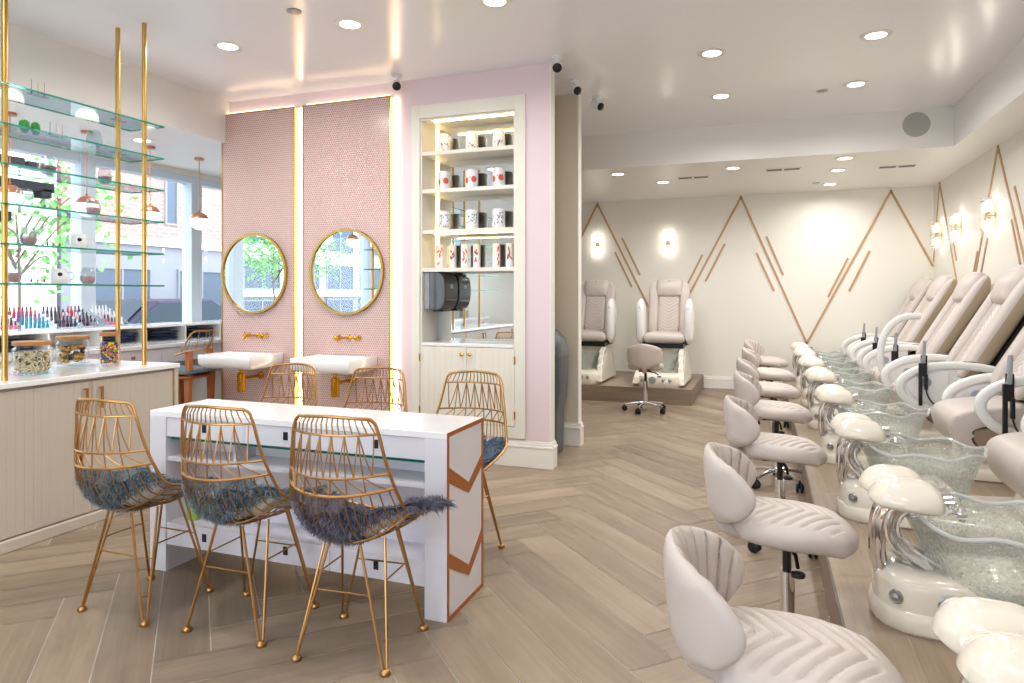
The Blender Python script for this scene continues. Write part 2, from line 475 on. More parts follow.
def planks(x0, x1, y0, y1, w=0.19, n=6, p0=-0.143, q3=-2.75, z=0.0, gap=0.0022, frame='rot', name='floor', m='plank'):
    mb = MB(); mb.uv = []; mb.tone = []
    s2 = math.sqrt(0.5)
    def W(x, y):
        p = x*w + p0; q = q3 + w - y*w
        return ((p+q)*s2, (p-q)*s2)
    rng = random.Random(11)
    def clip(poly, uvs):
        for ax, lim, sg in ((0, x0, 1), (0, x1, -1), (1, y0, 1), (1, y1, -1)):
            o = []; ou = []
            for i in range(len(poly)):
                a, b = poly[i-1], poly[i]; ua, ub = uvs[i-1], uvs[i]
                da, db = sg*(a[ax]-lim), sg*(b[ax]-lim)
                if (da >= 0) != (db >= 0):
                    t = da/(da-db)
                    o.append(tuple(a[k]+(b[k]-a[k])*t for k in (0, 1))); ou.append(tuple(ua[k]+(ub[k]-ua[k])*t for k in (0, 1)))
                if db >= 0: o.append(b); ou.append(ub)
            poly, uvs = o, ou
            if len(poly) < 3: return None, None
        return poly, uvs
    g = gap/w
    for i in range(-80, 80):
        for j in range(-9, 9):
            for H in (0, 1):
                bx, by = i+j*n, i-j*n
                if H: a, b, c, d = bx, by, bx+n, by+1
                else: a, b, c, d = bx+n, by+1-n, bx+n+1, by+1
                cx, cy = W((a+c)/2, (b+d)/2)
                if not (x0-1 < cx < x1+1 and y0-1 < cy < y1+1): continue
                t = rng.random(); ou = rng.uniform(0, 50); ov = rng.uniform(0, 50)
                cs = [(a+g, b+g), (c-g, b+g), (c-g, d-g), (a+g, d-g)]
                uv = [(ou+((px-a) if H else (py-b))*w, ov+((py-b) if H else (px-a))*w) for px, py in cs]
                poly, uv = clip([W(*q) for q in cs], uv)
                if not poly or len(poly) < 3: continue
                ar = sum(poly[k-1][0]*poly[k][1]-poly[k][0]*poly[k-1][1] for k in range(len(poly)))
                if ar < 0: poly.reverse(); uv.reverse()
                mb.add([(px, py, z) for px, py in poly], [tuple(range(len(poly)))], 0, False)
                mb.uv += uv; mb.tone.append(t)
    # grout bed
    mb.add([(x0, y0, z-0.002), (x1, y0, z-0.002), (x1, y1, z-0.002), (x0, y1, z-0.002)], [(0, 1, 2, 3)], 1, False)
    mb.uv += [(0, 0)]*4; mb.tone.append(0.5)
    return mb
struct(planks(XW, PX, YF, YB).build('floor', ['plank', 'grout']))

def straight(mb, x0, x1, y0, y1, z, along='y', w=0.19, L=1.2, axis='z', seed=3, face=0):
    # rows of planks on a flat face; axis z: top, axis x: vertical face at x=z .. (a = y, b = height)
    rng = random.Random(seed)
    a0, a1, b0, b1 = (y0, y1, x0, x1) if along == 'y' else (x0, x1, y0, y1)
    r = 0; b = b0
    while b < b1-1e-6:
        be = min(b+w, b1); a = a0 - rng.uniform(0, L)
        while a < a1:
            s, e = max(a, a0), min(a+L, a1)
            if e-s > 0.01:
                g = 0.001
                c = [(s+g, b+g), (e-g, b+g), (e-g, be-g), (s+g, be-g)]
                if axis == 'z':
                    P = [((q[1], q[0], z) if along == 'y' else (q[0], q[1], z)) for q in c]
                    if along == 'y': P = P[::-1]; c2 = c[::-1]
                    else: c2 = c
                elif axis == 'x':
                    P = [(z, q[0], q[1]) for q in c][::-1]; c2 = c[::-1]
                else:
                    P = [(q[0], z, q[1]) for q in c]; c2 = c
                mb.add(P, [(0, 1, 2, 3)], 0, False)
                o = rng.uniform(0, 30); mb.uv += [(q[0]+o, q[1]+o) for q in c2]; mb.tone.append(rng.random())
            a += L
        b = be; r += 1

def platform(name, x0, x1, y0, y1, h, left=False, front=False, right=False):
    mb = MB(); mb.uv = []; mb.tone = []
    straight(mb, x0, x1, y0, y1, h, along='y')
    def quad(P):
        mb.add(P, [(0, 1, 2, 3)], 0, False); 
        ln = (Vector(P[1])-Vector(P[0])).length
        mb.uv.extend([(0, 0), (ln, 0), (ln, h), (0, h)]); mb.tone.append(random.random()*0.5)
    L = 1.2
    n = max(1, round((y1-y0)/L))
    for i in range(n):
        a, b = y0+(y1-y0)*i/n+0.001, y0+(y1-y0)*(i+1)/n-0.001
        quad([(x0, b, 0), (x0, a, 0), (x0, a, h-0.004), (x0, b, h-0.004)])
        quad([(x1, a, 0), (x1, b, 0), (x1, b, h-0.004), (x1, a, h-0.004)])
    n = max(1, round((x1-x0)/L))
    for i in range(n):
        a, b = x0+(x1-x0)*i/n+0.001, x0+(x1-x0)*(i+1)/n-0.001
        quad([(a, y0, 0), (b, y0, 0), (b, y0, h-0.004), (a, y0, h-0.004)])
    e = 0.0015
    mb.add([(x0+e, y0+e, h-0.002), (x1-e, y0+e, h-0.002), (x1-e, y1, h-0.002), (x0+e, y1, h-0.002)], [(0, 1, 2, 3)], 1, False)
    mb.uv += [(0, 0)]*4; mb.tone.append(.5)
    mb.add([(x0+e, y0+e, 0), (x0+e, y1, 0), (x0+e, y1, h), (x0+e, y0+e, h)], [(0, 1, 2, 3)], 1, False)
    mb.uv += [(0, 0)]*4; mb.tone.append(.5)
    return struct(mb.build(name, ['plank', 'grout']))
platform('platform_right', PX, XR, YF, YB, PZ)
platform('platform_back', -3.6, -0.79, 8.27, YB, 0.19)
# dark shadow-gap trim where the spa platform tiles meet their edge
tr = MB().box(PX-0.004, PX+0.006, YF, YB, PZ-0.004, PZ+0.001)
struct(tr.build('trim_1', 'bronze'))

def quadwall(name, pts, m):
    return struct(MB().add(pts, [(0, 1, 2, 3)], 0, False).build(name, m, fixn=False))
T = 0.15
struct(MB().box(XR, XR+T, YF, YB+T, 0, CEIL).build('wall_right', 'wall'))
struct(MB().box(-6.2, XR, YB, YB+T, 0, CEIL).build('wall_back', 'wall'))
# ceiling: glossy main plane, dropped white soffits
struct(MB().box(XW-T, XR+T, YF-T, YB+T, CEIL, CEIL+0.1).build('ceiling', 'ceil'))
struct(MB().box(-6.1, XR, 7.35, YB, LOW, CEIL).build('ceiling_back', 'soffit'))
struct(MB().box(1.66, XR, YF, 7.35, LOW, CEIL).build('ceiling_right', 'soffit'))
struct(MB().box(XW, -4.54, YF, 7.35, 2.68, CEIL).build('ceiling_left', 'soffit'))
# blush wall that carries the basins and the niche
NX0, NX1, NZ0, NZ1 = -2.60, -1.783, 0.30, 2.735
NY = 4.922
nb = MB()
nb.box(-4.60, NX0, NY, 5.02, 0, CEIL); nb.box(NX1, -1.506, NY, 5.02, 0, CEIL)
nb.box(NX0, NX1, NY, 5.02, NZ1, CEIL); nb.box(NX0, NX1, NY, 5.02, 0, NZ0)
struct(nb.build('wall_middle', 'pink'))
struct(MB().box(-1.506, -1.500, NY-0.003, 5.023, 0, CEIL).build('trim_2', 'white'))
struct(MB().box(-4.60, -1.508, 5.75, 5.84, 0, CEIL).build('wall_return', 'beige'))
struct(MB().box(-1.508, -1.500, 5.745, 5.845, 0, CEIL).build('trim_3', 'white'))

def baseboard(name, x0, x1, y0, y1, h=0.2, nrm=(0, -1), mn='white'):
    # moulded skirting: thick foot, stepped cap; nrm = outward side
    t = 0.016
    mb = MB()
    def grow(a, lo, hi):
        X0, X1, Y0, Y1 = x0, x1, y0, y1
        if nrm[0] < 0: X0 -= a
        if nrm[0] > 0: X1 += a
        if nrm[1] < 0: Y0 -= a
        if nrm[1] > 0: Y1 += a
        mb.box(X0, X1, Y0, Y1, lo, hi)
    grow(0.018, 0, h-0.05); grow(0.023, h-0.05, h-0.034); grow(0.012, h-0.034, h-0.012); grow(0.006, h-0.012, h)
    return struct(mb.build(name, mn, bevel=0.003))
baseboard('baseboard_middle', -2.78, -1.4765, NY-0.001, NY, 0.2)
baseboard('baseboard_middle_end', -1.5, -1.4995, NY, 5.035, 0.2, (1, 0))
baseboard('baseboard_return', -4.6, -1.4765, 5.749, 5.75, 0.2)
baseboard('baseboard_return_end', -1.5, -1.4995, 5.75, 5.855, 0.2, (1, 0))
baseboard('baseboard_back', -0.785, PX-0.002, YB-0.001, YB, 0.17)
# unseen shop front behind the camera; window and door added to let daylight in
fw = MB()
fw.box(-4.5, -4.3, YF-T, YF, 0, CEIL); fw.box(-4.3, XR, YF-T, YF, 2.6, CEIL)
fw.box(-0.7, -0.5, YF-T, YF, 0, 2.6); fw.box(0.75, XR, YF-T, YF, 0, 2.6); fw.box(-4.3, -0.7, YF-T, YF, 0, 0.45)
fw.box(XW, -4.5, YF-T, YF, 0, 2.68)
struct(fw.build('wall_front', 'wall'))
wf = MB()
for x in (-4.28, -3.1, -1.9, -0.72): wf.box(x-0.03, x+0.03, YF-0.1, YF-0.03, 0.45, 2.6)
wf.box(-4.3, -0.7, YF-0.1, YF-0.03, 0.45, 0.52); wf.box(-4.3, -0.7, YF-0.1, YF-0.03, 2.53, 2.6)
w2 = struct(wf.build('added_window', 'frame'))
struct(MB().box(-4.3, -0.7, YF-0.07, YF-0.062, 0.5, 2.55).build('window_pane', 'glass', w2))
df = MB()
df.box(-0.5, -0.42, YF-0.1, YF-0.04, 0, 2.6); df.box(0.67, 0.75, YF-0.1, YF-0.04, 0, 2.6); df.box(-0.5, 0.75, YF-0.1, YF-0.04, 2.45, 2.6); df.box(-0.42, 0.67, YF-0.1, YF-0.04, 0.01, 0.2)
d1 = struct(df.build('added_door', 'frame'))
struct(MB().box(-0.42, 0.67, YF-0.075, YF-0.067, 0.2, 2.45).build('added_door_pane', 'glass', d1))
# window wall on the left: low wall, head, mullions, panes
lw = MB()
lw.box(XW-T, XW, YF-T, YB, 0, 0.80); lw.box(XW-T, XW, YF-T, YB, 2.62, CEIL)
lw.box(XW-T, XW, 7.35, YB, 0.8, 2.62)
struct(lw.build('wall_left', 'white'))
wm = MB()
for y in (-2.65, -1.25, 0.2, 1.72, 3.14, 4.62, 5.92, 7.3):
    wm.box(XW-0.11, XW+0.03, y-0.075, y+0.075, 0.8, 2.62)
wm.box(XW-0.10, XW+0.02, -2.7, 7.35, 2.54, 2.62); wm.box(XW-0.10, XW+0.06, -2.7, 7.35, 0.80, 0.87)
w1 = struct(wm.build('window_1', 'frame', bevel=0.006))
struct(MB().box(XW-0.05, XW-0.042, -2.7, 7.35, 0.87, 2.55).build('window_pane', 'glass', w1))

# ------------------------------------------------------------------ manicure table
TX0, TX1, TY0, TY1, TZ = -2.765, -1.189, 2.474, 2.852, 0.762
tc = (-1.977, 2.663, 0)
tb = thing('manicure_table', tc, 'long narrow white manicure table with copper chevron inlay on its end panel', 'table')
def tm(): return MB((-tc[0], -tc[1], 0))
tm().box(TX0, TX1, TY0, TY1, 0.735, TZ).build('table_top', 'quartz', tb, bevel=0.002)
for a, b in ((TX0, TX0+0.10), (TX1-0.10, TX1)):
    tm().box(a, b, TY0, TY1, 0, 0.735).build('end_panel', 'laq', tb, bevel=0.002)
xa, xb = TX0+0.10, TX1-0.10
for s, y in ((-1, TY0+0.006), (1, TY1-0.006)):
    w3 = (xb-xa)/3
    for k in range(3):
        x0, x1 = xa+k*w3+0.001, xa+(k+1)*w3-0.001
        for nm, z0, z1 in (('drawer', 0.643, 0.733), ('lower_drawer', 0.129, 0.234)):
            d = tm().box(x0, x1, min(y, y-s*0.02), max(y, y-s*0.02), z0, z1).build('drawer', 'laq', tb, bevel=0.0015)
            cx = (x0+x1)/2; cz = (z0+z1)/2+0.005
            tm().box(cx-0.011, cx+0.011, min(y, y+s*0.004), max(y, y+s*0.004), cz-0.018, cz+0.018).build('latch', 'black', d)
    yy = y - s*0.03
    g = tm().box(xa, xb, min(yy, yy-s*0.05), max(yy, yy-s*0.05), 0.624, 0.634, 0).build('glass_shade_strip', 'shelfe', tb)  # teal strip: glass edge together with the shadow under the drawers
tm().box(xa, xb, TY0+0.014, TY1-0.014, 0.526, 0.546).build('middle_shelf', 'laq', tb)
tm().box(xa, xb, TY0+0.012, TY1-0.012, 0.205, 0.233).build('lower_shelf', 'laq', tb)
tm().box(xa, xb, 2.655, 2.671, 0.233, 0.735).build('divider', 'laq', tb)
tm().box(xa+0.36, xa+0.376, TY0+0.05, 2.655, 0.546, 0.628).build('partition', 'laq', tb)
# copper inlay on both end panels
for X, s in ((TX1, 1), (TX0, -1)):
    mb = tm(); e = 0.0025
    lo, hi = (X, X+e) if s > 0 else (X-e, X)
    y0, y1 = TY0+0.001, TY1-0.001; b = 0.018
    def bar(p): mb.prism(p, lo, hi, 'x')
    bar([(y0, 0), (y0+b, 0), (y0+b, TZ), (y0, TZ)]); bar([(y1-b, 0), (y1, 0), (y1, TZ), (y1-b, TZ)])
    bar([(y0+b, 0.0), (y1-b, 0.0), (y1-b, b), (y0+b, b)]); bar([(y0+b, TZ-b), (y1-b, TZ-b), (y1-b, TZ), (y0+b, TZ)])
    ym = 2.69
    for zl, zm, zr, t in ((0.62, 0.51, 0.60, 0.062), (0.275, 0.155, 0.265, 0.062)):
        bar([(y0+b, zl-t), (ym, zm-t*0.72), (ym, zm), (y0+b, zl)])
        bar([(ym, zm-t*0.72), (y1-b, zr-0.052), (y1-b, zr), (ym, zm)])
    mb.build('inlay', 'copper', tb)

# ------------------------------------------------------------------ wire chairs
PROF = [(0.00, -0.250, 0.897, 0.148, 0.045, -0.008),
        (0.08, -0.262, 0.842, 0.166, 0.062, 0.000),
        (0.22, -0.276, 0.745, 0.184, 0.092, 0.002),
        (0.34, -0.280, 0.660, 0.202, 0.116, 0.008),
        (0.40, -0.278, 0.618, 0.210, 0.128, 0.014),
        (0.50, -0.260, 0.545, 0.224, 0.132, 0.034),
        (0.60, -0.215, 0.475, 0.232, 0.110, 0.078),
        (0.70, -0.140, 0.432, 0.236, 0.070, 0.108),
        (0.82, -0.020, 0.418, 0.238, 0.025, 0.102),
        (0.92,  0.110, 0.428, 0.232, 0.000, 0.070),
        (1.00,  0.205, 0.446, 0.215,-0.010, 0.030)]
def _cr(t):
    # smooth interpolation of the profile
    P = PROF; i = 0
    while i < len(P)-2 and t > P[i+1][0]: i += 1
    f = (t-P[i][0])/(P[i+1][0]-P[i][0]); f = max(0, min(1, f))
    a, b, c, d = P[max(i-1, 0)], P[i], P[i+1], P[min(i+2, len(P)-1)]
    return [0.5*(2*b[k]+(c[k]-a[k])*f+(2*a[k]-5*b[k]+4*c[k]-d[k])*f*f+(3*b[k]-a[k]-3*c[k]+d[k])*f**3) for k in range(1, 6)]
def chair_S(s, t):
    y, z, w, fy, fz = _cr(t)
    q = abs(s)**2.2
    return Vector((w*s, y+fy*q, z+fz*q))
def make_wire_chair():
    r = thing('wire_chair', (0, 0, 0), '', 'chair')
    fr = MB()
    ts = [i/34 for i in range(35)]
    rim = [chair_S(-1, t) for t in reversed(ts)]
    # rounded top corners
    rim = rim[:-1]
    top = [chair_S(s, 0.0)+Vector((0, 0.0, 0.004*(1-abs(s)))) for s in (-0.93, -0.8, -0.6, -0.3, 0, 0.3, 0.6, 0.8, 0.93)]
    rim = rim + top + [chair_S(1, t) for t in ts[1:]]
    front = [chair_S(s, 1.0) for s in (0.8, 0.5, 0.2, -0.2, -0.5, -0.8)]
    fr.tube(smooth(rim+front, 2, True), 0.0062, 8, closed=True)
    for tt, rr in ((0.085, 0.0042), (0.285, 0.0042), (0.375, 0.0054)):
        fr.tube([chair_S(-1+2*i/16, tt) for i in range(17)], rr, 7)
    fr.build('frame', 'wire', r)
    w = MB()
    n = 14
    S = [-0.92+1.84*i/n for i in range(n+1)]
    rr = 0.0027
    for i in range(0, n+1):                                   # short curls over the top rail
        w.tube([chair_S(S[i]*0.96, 0.0), chair_S(S[i]*1.0, 0.04)+Vector((0, -0.004, 0)), chair_S(min(0.97, S[i]+0.03), 0.085)], rr, 5)
    for i in range(n):                                        # zigzags between the first two rails
        a, b = (0.085, 0.285) if i % 2 == 0 else (0.285, 0.085)
        w.tube([chair_S(S[i]+(S[i+1]-S[i])*f, a+(b-a)*f) for f in (0, .25, .5, .75, 1)], rr, 5)
        if i % 2 == 0:
            w.tube([chair_S(S[i], 0.085+0.20*f) for f in (0, .33, .66, 1)], rr, 5)
    for i in range(7):                                        # slanted wires between the lower rails
        a = -0.92+1.84*i/7; b = a+1.84/7
        w.tube([chair_S(a, 0.285), chair_S((a+b)/2, 0.33), chair_S(b, 0.375)], rr, 5)
        w.tube([chair_S(a, 0.285), chair_S(a, 0.375)], rr, 5)
    m = 17
    for i in range(m):                                        # basket wires under the seat
        s = -0.93+1.86*i/(m-1)
        w.tube([chair_S(s, 0.375+0.625*f/14) for f in range(15)], rr, 5)
    for tt in (0.66, 0.84):
        w.tube([chair_S(-1+2*i/14, tt)-Vector((0, 0, 0.003)) for i in range(15)], 0.0036, 5)
    w.build('basket_wires', 'wire', r)
    for sx in (-1, 1):
        for sy in (-1, 1):
            l = MB()
            ft = Vector((sx*0.176, sy*0.168, 0.012))
            a = Vector((sx*0.062, sy*0.135, chair_S(0.28, 0.73 if sy < 0 else 0.93).z-0.006))
            b = Vector((sx*0.118, sy*0.055, chair_S(0.5, 0.80 if sy < 0 else 0.87).z-0.006))
            a2, b2 = ft+Vector((-sx*0.004, sy*0.006, 0)), ft+Vector((sx*0.004, -sy*0.006, 0))
            l.tube([a2, a], 0.0052, 7); l.tube([b2, b], 0.0052, 7)
            l.tube([a2+(a-a2)*0.22, b2+(b-b2)*0.22], 0.0032, 6)
            lo = l.build('leg', 'wire', r)
            MB().lathe([(0.001, -0.012), (0.017, -0.012), (0.019, -0.006), (0.016, 0.004), (0.008, 0.010), (0.001, 0.011)], 14, tuple(ft), caps=False).build('foot_cap', 'wire', lo)
    br = MB()
    def legp(sx, sy, f, w):
        ft = Vector((sx*0.176, sy*0.168, 0.012)); t_ = Vector((sx*0.062, sy*0.135, 0.42)) if w else Vector((sx*0.118, sy*0.055, 0.42))
        return ft+(t_-ft)*f
    for sy in (-1, 1): br.tube([legp(-1, sy, 0.6, 1), legp(1, sy, 0.6, 1)], 0.0034, 6)
    for sx in (-1, 1): br.tube([legp(sx, -1, 0.68, 0), legp(sx, 1, 0.68, 0)], 0.0034, 6)
    br.build('brace', 'wire', r)
    return r
chair0 = make_wire_chair()
chair_spots = [
    (-2.485, 2.215, -0.015, 'gold wire chair with teal-grey fur, leftmost of the three in front of the white table'),
    (-1.944, 2.238, 0.02, 'gold wire chair with teal-grey fur, middle of the three in front of the white table'),
    (-1.416, 2.22, 0.075, 'gold wire chair with dark slate fur, nearest the copper-inlaid end of the table'),
    (-2.62, 3.145, PI, 'gold wire chair behind the table, in front of the glowing gap between tile panels'),
    (-2.035, 3.145, PI, 'gold wire chair behind the table, in front of the light strip beside the ivory cabinet'),
    (-1.46, 3.15, PI-0.03, 'gold wire chair behind the table, in front of the ivory cabinet doors')]
for i, (x, y, rz, lab) in enumerate(chair_spots):
    if i == 0:
        chair0.location = (x, y, 0); chair0.rotation_euler.z = rz
        tag(chair0, lab, 'chair', 'gold wire chairs around the white table')
    else: dup(chair0, (x, y, 0), rz, lab)

# ------------------------------------------------------------------ fur throws
def fur(name, spots, s0, s1, t0, t1, matn, label, count, seed, wing=0.0, hide=True):
    rng = random.Random(seed)
    mb = MB(); mb.tone = []
    def P(s, t):
        if abs(s) <= 1: p = chair_S(s, t)
        else:
            e = abs(s)-1; p = chair_S(math.copysign(1, s), t)
            p = p + Vector((math.copysign(e*0.24, s), 0, -0.10*e+0.02*math.sin(e*6)))
        return p
    def N(s, t):
        a = P(s+0.01, t)-P(s-0.01, t); b = P(s, min(1.05, t+0.01))-P(s, t-0.01)
        n = a.cross(b)
        if n.length < 1e-9: n = Vector((0, 0, 1))
        n.normalize()
        if n.y*0.3+n.z*0.95 < 0 and t > 0.5: n = -n
        if t <= 0.5 and n.y < 0: n = -n
        return n
    gs, gt = 26, 18; th = 0.016
    def edge(s):   # wavy outline at the back
        return t0+0.03*math.sin(5*s+seed)+0.018*math.sin(13*s)
    def bare(s, t): return 0.58+0.03*math.sin(6*s) < t < 0.9 and s > 0.12+0.16*math.sin(t*11)
    top = []; bot = []
    for i in range(gs+1):
        s = s0+(s1-s0)*i/gs
        for j in range(gt+1):
            t = edge(s)+(t1-edge(s))*j/gt
            p = P(s, t); n = N(s, t)
            lift = 0.012+0.012*math.sin(7*s+3*t*6+seed)**2
            top.append(p+n*(lift+th)); bot.append(p+n*lift)
    def f(i, j): return i*(gt+1)+j
    fs = []; fb = []
    for i in range(gs):
        for j in range(gt):
            q = (f(i, j), f(i+1, j), f(i+1, j+1), f(i, j+1)); fs.append(q); fb.append(q[::-1])
    mb.add(top, fs, 0); mb.add(bot, fb, 0)
    base = len(mb.mi)-len(fb)
    for i in range(gs):
        for j in range(gt):
            s = s0+(s1-s0)*(i+.5)/gs; t = t0+(t1-t0)*(j+.5)/gt
            if hide and bare(s, t): mb.mi[base+i*gt+j] = 1
    mb.tone += [0.35]*len(fs)+[0.2]*len(fb)
    rimi = [f(i, 0) for i in range(gs+1)]+[f(gs, j) for j in range(1, gt+1)]+[f(i, gt) for i in range(gs-1, -1, -1)]+[f(0, j) for j in range(gt-1, 0, -1)]
    vs = [top[k] for k in rimi]+[bot[k] for k in rimi]; L = len(rimi)
    mb.add(vs, [(k, (k+1) % L, L+(k+1) % L, L+k) for k in range(L)], 0); mb.tone += [0.3]*L
    def blade(p, d, ln, tone, w):
        side = d.orthogonal().normalized()
        side = (Matrix.Rotation(rng.uniform(0, 2*PI), 3, d) @ side)
        g = Vector((rng.uniform(-.5, .5), rng.uniform(-.5, .5), -0.55))
        pts = [p, p+d*ln*0.45+g*ln*0.12, p+d*ln*0.72+g*ln*0.45]
        mb.add([pts[0]-side*w, pts[0]+side*w, pts[1]+side*w*0.7, pts[1]-side*w*0.7, pts[2]], [(0, 1, 2, 3), (3, 2, 4)], 0)
        mb.tone.extend([tone, min(1, tone+0.12)])
    for k in range(count):
        s = rng.uniform(s0, s1); e = edge(s); t = rng.uniform(e, t1)
        p = P(s, t); n = N(s, t)
        clump = 0.5+0.5*math.sin(s*17+seed)*math.sin(t*31+s*9)
        tone = max(0, min(1, rng.gauss(0.35+0.35*clump, 0.16)))
        d = (n+Vector((rng.gauss(0, .45), rng.gauss(0, .45), rng.gauss(0, .3)))).normalized()
        outward = rng.random() < (0.55 if not (hide and bare(s, t)) else 0.01)
        if outward:
            d = (-n*0.75+Vector((rng.gauss(0, .5), rng.gauss(0, .4), rng.gauss(-.15, .4)))).normalized()
            blade(p+n*0.010, d, rng.uniform(0.016, 0.032), tone, 0.0015)
        else:
            blade(p+n*0.024, d, rng.uniform(0.02, 0.045)*(1.6 if s > 1 else 1), tone, 0.0015)
    for k in range(count//9):       # shaggy fringe round the outline
        i = rng.randrange(L); p = Vector(top[rimi[i]]); c = P((s0+s1)/2, (t0+t1)/2)
        d = (p-c); d.z *= 0.4; d.normalize(); d = (d+Vector((rng.gauss(0, .4), rng.gauss(0, .4), rng.gauss(0, .35)))).normalized()
        blade(p-Vector((0, 0, 0.008)), d, rng.uniform(0.03, 0.06), rng.uniform(.1, .7), 0.0018)
    o = mb.build(name, [matn, 'hide'], None, fixn=False)
    x, y, rz, _ = spots
    o.location = (x, y, 0); o.rotation_euler.z = rz
    return tag(o, label, 'fur throw', 'fur throws on the gold wire chairs')
fur('fur_throw', chair_spots[0], -0.97, 0.97, 0.475, 0.96, 'furA', 'shaggy teal-grey fur throw on the leftmost front chair', 15000, 1)
fur('fur_throw', chair_spots[1], -0.95, 0.99, 0.47, 0.97, 'furA', 'shaggy teal-grey fur throw on the middle front chair', 15000, 2)
fur('fur_throw', chair_spots[2], -0.97, 1.20, 0.49, 0.94, 'furB', 'dark slate fur throw hanging over the right side of a front chair', 19000, 3)
fur('fur_throw', chair_spots[5], -0.95, 0.95, 0.50, 0.97, 'furC', 'blue-grey fur throw on the chair behind the table end', 9000, 4, hide=False)
# small things on the low shelf of the table
o = MB((2.58, -2.56, -0.234)).lathe([(0.001, 0), (0.028, 0), (0.03, 0.01), (0.03, 0.06), (0.024, 0.07), (0.001, 0.07)], 18, (-2.58, 2.56, 0.234), caps=False).build('scrub_tub', mat('lime_tub', (150,178,92), 0.4))
o.location = (-2.58, 2.56, 0.234); tag(o, 'small lime green tub on the low shelf of the white table', 'tub')

# ------------------------------------------------------------------ beige counter on the left
KX0, KX1, KY0, KY1, KZ = -4.46, -3.605, 0.55, 3.463, 0.865
kc = (-4.03, 2.0, 0)
kt = thing('counter_cabinet', kc, 'long greige beadboard counter cabinet with white top, under the glass shelves', 'cabinet')
def km(): return MB((-kc[0], -kc[1], 0))
km().box(KX0, KX1, KY0, KY1, KZ-0.028, KZ).build('counter_top', 'quartz', kt, bevel=0.003)
km().box(KX0+0.01, KX1-0.045, KY0, KY1-0.004, 0.075, KZ-0.03).build('carcass', 'counter_p', kt)
km().box(KX0+0.01, KX1-0.006, KY0, KY1-0.002, 0.0, 0.062).build('plinth', 'counter_p', kt, bevel=0.006)
km().box(KX1-0.045, KX1-0.012, KY1-0.03, KY1-0.002, 0.062, KZ-0.028).build('end_stile', 'counter_p', kt, bevel=0.002)
ys = [KY1-0.036-0.575*k for k in range(6)]
for k in range(5):
    y1, y0 = ys[k]-0.002, ys[k+1]+0.002
    d = km().box(KX1-0.044, KX1-0.022, y0, y1, 0.07, KZ-0.045).build('door', 'counter', kt, bevel=0.0015)
    hy = y0+0.045 if k % 2 == 0 else y1-0.045
    h = km()
    h.box(KX1-0.006, KX1+0.006, hy-0.006, hy+0.006, 0.66, 0.785)
    for z in (0.664, 0.773): h.box(KX1-0.024, KX1-0.002, hy-0.006, hy+0.006, z, z+0.009)
    h.build('handle', 'copper', d, bevel=0.0015)
    if k % 2 == 0: km().box(KX1-0.026, KX1-0.018, y1-0.001, y1+0.0045, 0.07, KZ-0.045).build('brass_edge', 'brass', d)

# gold posts and glass shelves standing on the counter
sc = (-3.85, 2.4, KZ)
su = thing('glass_shelf_unit', sc, 'glass shelf unit on gold posts running from counter to ceiling', 'shelf unit')
def smb(): return MB((-sc[0], -sc[1], -sc[2]))
for y in (3.30, 2.44, 1.58):
    for x in (-3.735, -3.965):
        mb = smb(); mb.lathe([(0.0001, 0), (0.0145, 0), (0.0145, CEIL-KZ), (0.0001, CEIL-KZ)], 16, (x, y, KZ), caps=False)
        mb.build('post', 'gold', su)
SHZ = [2.423, 2.214, 2.005, 1.796, 1.587, 1.378]
for z in SHZ:
    mb = smb(); x0, x1, y0, y1 = -4.00, -3.70, 0.9, 3.425; t = 0.010
    mb.box(x0, x1, y0, y1, z-t, z, 0); mb.mi = [0, 0, 1, 1, 1, 1]
    s = mb.build('shelf', ['shelfg', 'shelfe'], su)
    for y in (3.30, 2.44, 1.58):
        for x in (-3.735, -3.965):
            br = smb().lathe([(0.0001, 0), (0.019, 0), (0.019, 0.008), (0.0001, 0.008)], 14, (x, y, z-t-0.0085), caps=False)
            br.build('clamp', 'gold', s)
# ---- things on the glass shelves
M['pinkl'] = mat('pink_pearls', (240,160,166), 0.35, var=(60,0.25))
M['clearl'] = thin_glass('tumbler_glass', (238,242,244), body=0.08, fres=1.45)
M['leafl'] = mat('leaf_green_glass', (52,150,62), 0.3, var=(50,0.4))
M['wine'] = mat('dark_red_speckle', (120,60,70), 0.4, var=(90,0.6))
def tumbler(x, y, z, s, fill, lab):
    t = thing('stemless_glass', (x, y, z+0.0005), lab, 'glass', 'stemless glasses on the glass shelves')
    prof = [(0.001, 0.0), (0.026, 0.0), (0.040, 0.018), (0.046, 0.045), (0.043, 0.078), (0.034, 0.108)]
    inn = [(0.0325, 0.108), (0.0415, 0.078), (0.0445, 0.045), (0.0385, 0.019), (0.025, 0.004), (0.001, 0.004)]
    MB().lathe([(r*s, h*s) for r, h in prof+inn], 24, caps=False).build('bowl', 'clearl', t)
    if fill:
        MB().lathe([(0.001, 0.005*s), (0.024*s, 0.005*s), (0.0375*s, 0.0195*s), (0.0435*s, 0.045*s), (0.042*s, 0.052*s), (0.001, 0.054*s)], 22, caps=False).build('filling', fill, t)
    return t
tumbler(-3.84, 2.545, 1.378, 1.06, 'pinkl', 'stemless glass with pink filling at the left of the lowest glass shelf')
tumbler(-3.82, 2.975, 1.378, 0.95, 'pinkl', 'stemless glass with pink filling right of the white mug, lowest glass shelf')
tumbler(-3.84, 2.635, 1.587, 0.96, 'pinkl', 'stemless glass with pink filling on the second shelf from the bottom')
tumbler(-3.83, 3.02, 1.796, 0.92, 'pinkl', 'stemless glass with pink filling near the gold post, third shelf from the bottom')
tumbler(-3.85, 2.62, 1.796, 0.98, None, 'empty clear stemless glass on the third shelf from the bottom')
